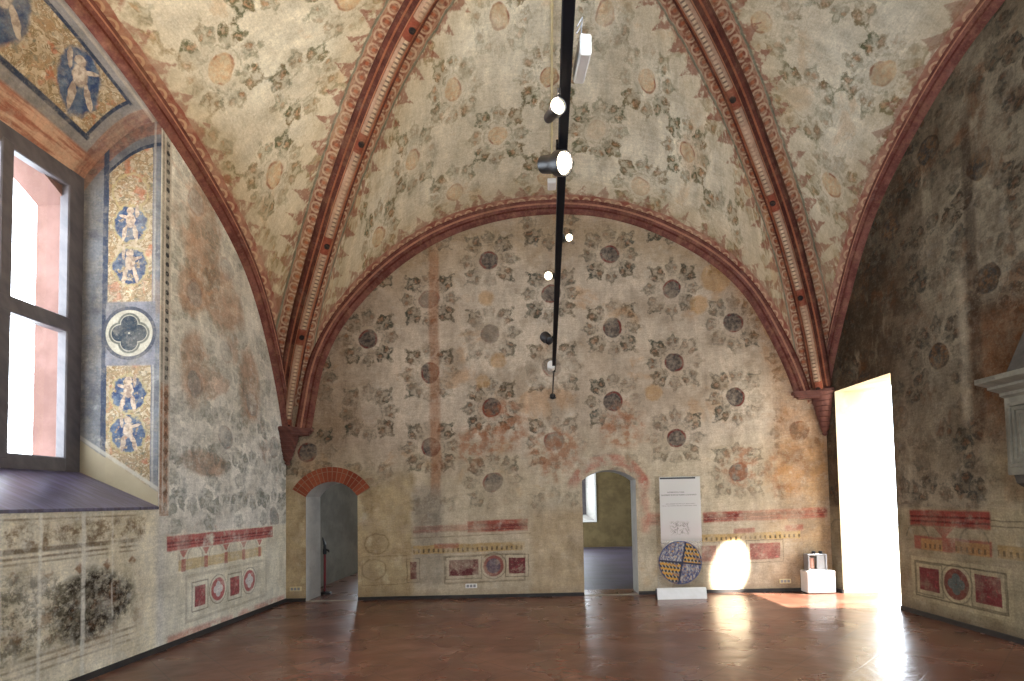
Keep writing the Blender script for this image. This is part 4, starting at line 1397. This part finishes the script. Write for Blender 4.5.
# ------------------------------------------------------------------ things on the floor
PX, PYp = 2.05, 8.72
pn = empty('information_panel', (PX, PYp, 0))
tag(pn, 'clear acrylic information stand with a colourful disc and white foot', 'information stand')
m_sheet = m_glass('acrylic', (.96, .97, .97), .08)
MB().box(-.36, .36, -.006, .006, .15, 1.93).build('acrylic_sheet', m_sheet, pn)
def m_print():
    mt = start('printed_film')
    x, y, z = obj_xyz()
    ln = 0.0
    a_ = .66
    tb = NT.nodes.new('ShaderNodeBsdfTransparent')
    body = mix(sst(1.35, 1.0, z) * sst(.75, 1.1, z) * .5, (238, 235, 230), (232, 212, 210))
    txt = boxm(x, z, -.17, .1, 1.655, 1.675, .004) + boxm(x, z, -.27, .29, 1.612, 1.632, .004) + boxm(x, z, -.2, .27, 1.475, 1.487, .004) * .7 + boxm(x, z, -.26, .29, 1.445, 1.457, .004) * .7
    brk = sst(.42, .5, noise(x, z * 3.0, 55.0, 2.0, 801))
    drw = band(noise(x, z, 16.0, 3.0, 802, .6, .8), .5, .035, .02) * boxm(x, z, -.14, .16, 1.0, 1.2, .03)
    col = mix(vmin(txt * brk, 1.0) * .85, body, (104, 102, 102))
    col = mix(drw * .6, col, (120, 112, 106))
    b = NT.nodes.new('ShaderNodeBsdfPrincipled')
    NT.links.new(col.x, b.inputs['Base Color']); b.inputs['Roughness'].default_value = .5
    mx = NT.nodes.new('ShaderNodeMixShader')
    al = vmax(vmin(sst(.72, 1.02, z) * .46, 1.0), vmin(txt * brk, 1.0) * .8)
    NT.links.new(al.x, mx.inputs[0])
    o = NT.nodes.new('ShaderNodeOutputMaterial')
    NT.links.new(tb.outputs[0], mx.inputs[1]); NT.links.new(b.outputs[0], mx.inputs[2]); NT.links.new(mx.outputs[0], o.inputs[0])
    return mt
MB().box(-.29, .355, -.0105, -.008, .7, 1.91).build('printed_film', m_print(), pn)
MB().box(-.28, .28, -.016, -.0105, 1.875, 1.9, .002).build('top_bar', M['black'], pn)
def m_disc():
    mt = start('woven_disc_print')
    x, y, z = obj_xyz()
    zz = z - .56
    n = (noise(x, z, 14.0, 2.0, 811) - .5) * .03
    qx = sst(-.01, .01, x - .03 - zz * .2 + n)
    qz = sst(-.01, .01, zz + x * .12 + n)
    st = vsin((zz + x * .15) * 88.0 + vsin(x * 120.0) * .7)
    tk = vsin(x * 120.0 + zz * 40.0)
    ora = mix(sst(-.2, .3, st), (54, 52, 50), (196, 142, 52))
    ora = mix(sst(.3, .8, tk) * sst(.2, -.2, st), ora, (176, 164, 140))
    gry = mix(sst(.4, .6, noise(x * 2.5, z, 26.0, 3.0, 812)), (66, 74, 110), (172, 166, 160))
    gry = mix(sst(.55, .66, noise(x, z * 2.0, 22.0, 3.0, 813)), gry, (178, 132, 74))
    k = qx * qz + (1.0 - qx) * (1.0 - qz)
    c = mix(k, gry, ora)
    c = mix(sst(.52, .66, noise(x, z, 12.0, 4.0, 814)) * .6, c, (50, 60, 104))
    c = mix(band(x - .03 - zz * .2, 0.0, .014, .008) + band(zz + x * .12, 0.0, .014, .008), c, (40, 44, 66))
    r = hyp(x, zz)
    c = mix(sst(.315, .325, r) * .8, c, (58, 66, 104))
    finish(c, .5, spec=.4)
    return mt
MB().lathe([(.337, 0), (.34, .004), (.34, .010), (.337, .014)], 56, (0, -.024, .56), (0, 1, 0)).build('disc', m_disc(), pn)
ft = MB().prism([(-.385, -.09, 0), (-.385, .08, 0), (-.385, .05, .14), (-.385, -.03, .17), (-.385, -.06, .15)], (.77, 0, 0))
foot = ft.build('foot', M['white'], pn)
MB().prism([(-.3905, -.088, .004), (-.3905, .078, .004), (-.3905, .049, .137), (-.3905, -.03, .165), (-.3905, -.058, .147)], (.005, 0, 0)).build('foot_end', M['black'], foot)

# plinth with an instrument on it
pl = empty('plinth', (4.33, 8.97, 0))
tag(pl, 'low white box plinth in the corner beside the tall doorway', 'plinth')
MB().box(-.225, .225, -.125, .125, .01, .36, .012).build('body', M['white'], pl)
MB().box(-.205, .205, -.11, .11, 0, .02).build('recessed_base', M['dark'], pl)
iz = .36
it = empty('recording_instrument', (4.30, 8.97, iz))
tag(it, 'grey metal recording instrument with glazed front standing on the white plinth', 'instrument')
cs = MB()
cs.box(-.15, .15, -.085, .085, 0, .022, .005); cs.box(-.15, .15, -.085, .085, .245, .265, .005)
cs.box(-.15, -.13, -.085, .085, .02, .246); cs.box(.13, .15, -.085, .085, .02, .246); cs.box(-.13, .13, .07, .085, .02, .246)
cs.box(-.012, .012, -.085, -.06, .02, .246)
icase = cs.build('case', M['grey'], it)
MB().box(-.0125, .13, -.07, -.06, .02, .246).build('side_panel', M['grey'], it)
MB().lathe([(.052, .03), (.055, .032), (.055, .2), (.052, .202)], 24, (-.075, -.0, 0)).build('chart_drum', simple('chart_paper', (214, 168, 150), .8, c2=(196, 140, 124)), it)
mesh('glass_front', [(-.13, -.078, .022), (-.012, -.078, .022), (-.012, -.078, .245), (-.13, -.078, .245)], [(0, 1, 2, 3)], M['glass'], it)
for xx in (-.02, .09):
    MB().lathe([(.018, 0), (.03, .008), (.032, .03), (.02, .042)], 16, (xx, 0, .265)).build('knob', M['black'], icase)

# barrier post inside the small arched door
bp = empty('barrier_post', (-4.01, 9.86, 0))
tag(bp, 'thin red barrier post with black head inside the small arched doorway', 'barrier post')
MB().lathe([(.11, 0), (.11, .02), (.09, .035), (.03, .045)], 24).build('base', M['black'], bp)
MB().lathe([(.021, .04), (.021, .74)], 14).build('pole', M['red'], bp)
hd = MB().lathe([(.028, .7), (.034, .71), (.034, .79), (.02, .8)], 16)
hd.tube([(.0, 0, .78), (.0, 0, .86), (-.03, 0, .97), (-.035, 0, 1.0)], [.028, .024, .014, .008], 10)
hd.tube([(.01, 0, .79), (.07, -.0, .76), (.075, 0, .73)], [.02, .018, .01], 8)
hd.build('head', M['black'], bp)

# sockets low on the back wall
def outlet(x, z, label, mat):
    t = empty('wall_outlet', (x, YB, z))
    tag(t, label, 'outlet', 'outlets low on the back wall')
    plate = MB().box(-.095, .095, -.016, .004, -.036, .036, .005).build('plate', mat, t)
    for k in (-.055, 0, .055):
        MB().box(k - .02, k + .02, -.0205, -.014, -.022, .022, .003).build('socket', M['grey'], plate)
outlet(-4.19, .21, 'cream outlet in the corner left of the small arched door', M['cream'])
outlet(-1.3, .2, 'pale outlet under the painted red panel in mid wall', M['white'])
outlet(3.86, .17, 'cream outlet between the bright patch and the white plinth', M['cream'])

# ------------------------------------------------------------------ stone chimneypiece on the right wall
FX, FY = XR(5.4), 5.45
fp = empty('chimneypiece', (XR(4.4), 4.4, 0))
tag(fp, 'grey stone chimneypiece with moulded shelf on the right wall', 'chimneypiece')
def Fp(o):
    o.location = -Vector(fp.location); return o
# cornice: profile in depth (d from wall) and height, swept along Y, returned at the far end
pf = [(.36, 2.50), (.385, 2.525), (.385, 2.555), (.43, 2.585), (.45, 2.6), (.45, 2.625), (.5, 2.655), (.52, 2.67), (.52, 2.72), (.0, 2.72), (.0, 2.50)]
YN0, YN1 = 2.9, 5.42
vs = []
for (ys, sg) in ((YN0, -1), (YN1, 1)):
    for d_, z_ in pf: vs.append((XR(ys) - d_ + .02, ys + sg * max(0, d_ - .36), z_))
n = len(pf)
cb = MB().add(vs, [tuple(range(n)), tuple(range(2 * n - 1, n - 1, -1))] + [(i, (i + 1) % n, n + (i + 1) % n, n + i) for i in range(n)])
Fp(cb.build('shelf', M['stone'], fp))
fz = MB()
fz.prism([(XR(YN0) + .02, YN0, 1.74), (XR(YN0) - .34, YN0, 1.74), (XR(YN1) - .34, YN1, 1.74), (XR(YN1) + .02, YN1, 1.74)], (0, 0, .77))
Fp(fz.build('frieze', M['stone'], fp))
# recessed mouldings on the frieze
for (yy, wd) in ((5.22, .16), (4.16, .8), (3.1, .16)):
    mb = MB()
    for k, (i0, dep) in enumerate(((0, .03), (.045, .02), (.085, .012))):
        X = XR(yy) - .34
        w_ = wd - i0; z0_, z1_ = 1.82 + i0, 2.44 - i0
        for (ya, yb, za, zb) in ((yy - w_, yy - w_ + .03, z0_, z1_), (yy + w_ - .03, yy + w_, z0_, z1_), (yy - w_ + .03, yy + w_ - .03, z0_, z0_ + .03), (yy - w_ + .03, yy + w_ - .03, z1_ - .03, z1_)):
            mb.box(X - dep, X + .02, ya, yb, za, zb)
    Fp(mb.build('panel_moulding', M['stone'], fp))
for yy in (5.22, 3.1):
    cbk = MB().prism([(XR(yy) + .02, yy - .17, 1.74), (XR(yy) - .32, yy - .17, 1.74), (XR(yy) - .3, yy - .17, 1.66), (XR(yy) - .16, yy - .17, 1.57), (XR(yy) - .04, yy - .17, 1.5), (XR(yy) + .02, yy - .17, 1.5)], (0, .34, 0))
    Fp(cbk.build('bracket', M['stone_dark'], fp))
hdv = MB()
hdv.add([(XR(YN0) - .42, YN0, 2.722), (XR(5.3) - .42, 5.3, 2.722), (XR(5.3) + .03, 5.3, 2.722), (XR(YN0) + .03, YN0, 2.722),
         (XR(3.3) - .04, 3.4, 4.1), (XR(4.9) - .04, 4.95, 4.1), (XR(4.9) + .03, 4.95, 4.1), (XR(3.3) + .03, 3.4, 4.1)],
        [(0, 1, 5, 4), (1, 2, 6, 5), (3, 0, 4, 7), (4, 5, 6, 7), (0, 3, 2, 1)])
Fp(hdv.build('hood', M['stone_dark'], fp))

# the junction box at the end of the conduit
jz = form_cell['B'][NF // 2]
tag(jb, 'white junction box at the lower end of the cream conduit', 'junction box')
jb.location = (Pm[0][0], Pm[0][1] + .13, Pm[0][2] - .02)
jcase = MB().box(-.07, .07, -.12, .12, -.05, .02, .01).build('case', M['white'], jb)
MB().box(-.06, .06, -.11, .11, -.06, -.048, .006).build('lid', M['white'], jcase)

# ------------------------------------------------------------------ light
wd = bpy.data.worlds.new('sky'); SC.world = wd; wd.use_nodes = True
bg = wd.node_tree.nodes['Background']
bg.inputs[0].default_value = (.82, .91, 1.0, 1); bg.inputs[1].default_value = 12.5
def area(name, loc, rot, sx, sy, e=0, portal=False, col=(1, 1, 1)):
    d = bpy.data.lights.new(name, 'AREA'); d.shape = 'RECTANGLE'; d.size = sx; d.size_y = sy; d.energy = e; d.color = col
    d.cycles.is_portal = portal
    o = bpy.data.objects.new(name, d); COL.objects.link(o); o.location = loc; o.rotation_euler = rot
    return o
area('window_portal', (XW - .2, AY, 3.7), (0, -PI / 2, 0), 3.6, 3.5, portal=True)
area('doorway_portal', (5.4, 8.2, 1.65), (0, PI / 2, 0), 3.3, 1.6, portal=True)
area('room_window_portal', (RX0 - .02, YN + 6.5, 1.6), (0, -PI / 2, 0), 3.2, 3.2, portal=True)
area('room_side_portal', (RX1 + .02, YN + 2.5, 1.9), (0, PI / 2, 0), 2.0, 1.8, portal=True)
area('far_window_portal', (.8, RY1 + .7, 1.9), (-PI / 2, 0, 0), 1.2, 2.0, portal=True)
area('corridor_added_opening_portal', (CX0 - .02, YN + 3.9, 1.85), (0, -PI / 2, 0), 1.9, 1.2, portal=True)
area('corridor_end_portal', (CX0 + 1.95, CY1 + .02, 1.85), (-PI / 2, 0, 0), 1.5, 1.9, portal=True)
area('added_rear_opening_portal', (1.8, YF - .02, 3.15), (PI / 2, 0, 0), 3.2, 2.9, portal=True)
sd = bpy.data.lights.new('sun', 'SUN'); sd.energy = 32; sd.angle = math.radians(.6); sd.color = (1, .95, .86)
so = bpy.data.objects.new('sun', sd); COL.objects.link(so)
so.rotation_euler = Vector((-1, .14, -1.62)).to_track_quat('-Z', 'Y').to_euler()
# unseen spot lamp added outside the doorway to throw the bright wall patch
bd = bpy.data.lights.new('patch_spot', 'SPOT'); bd.energy = 26000; bd.spot_size = math.radians(12); bd.spot_blend = .6; bd.shadow_soft_size = .03; bd.color = (1, .95, .86)
bo_ = bpy.data.objects.new('patch_spot', bd); COL.objects.link(bo_)
bo_.location = (6.7, 7.0, 2.2)
bo_.scale = (.36, 1, 1)
bo_.rotation_euler = (Vector((2.98, YB, .4)) - Vector(bo_.location)).to_track_quat('-Z', 'Y').to_euler()
SC.view_settings.view_transform = 'Standard'
SC.view_settings.look = 'None'
SC.view_settings.exposure = 0.0
SC.view_settings.gamma = 1.0
SC.view_settings.use_curve_mapping = False
SC.cycles.use_denoising = True
SC.cycles.max_bounces = 10
SC.cycles.diffuse_bounces = 6
SC.cycles.transparent_max_bounces = 12
SC.cycles.sample_clamp_indirect = 6.0
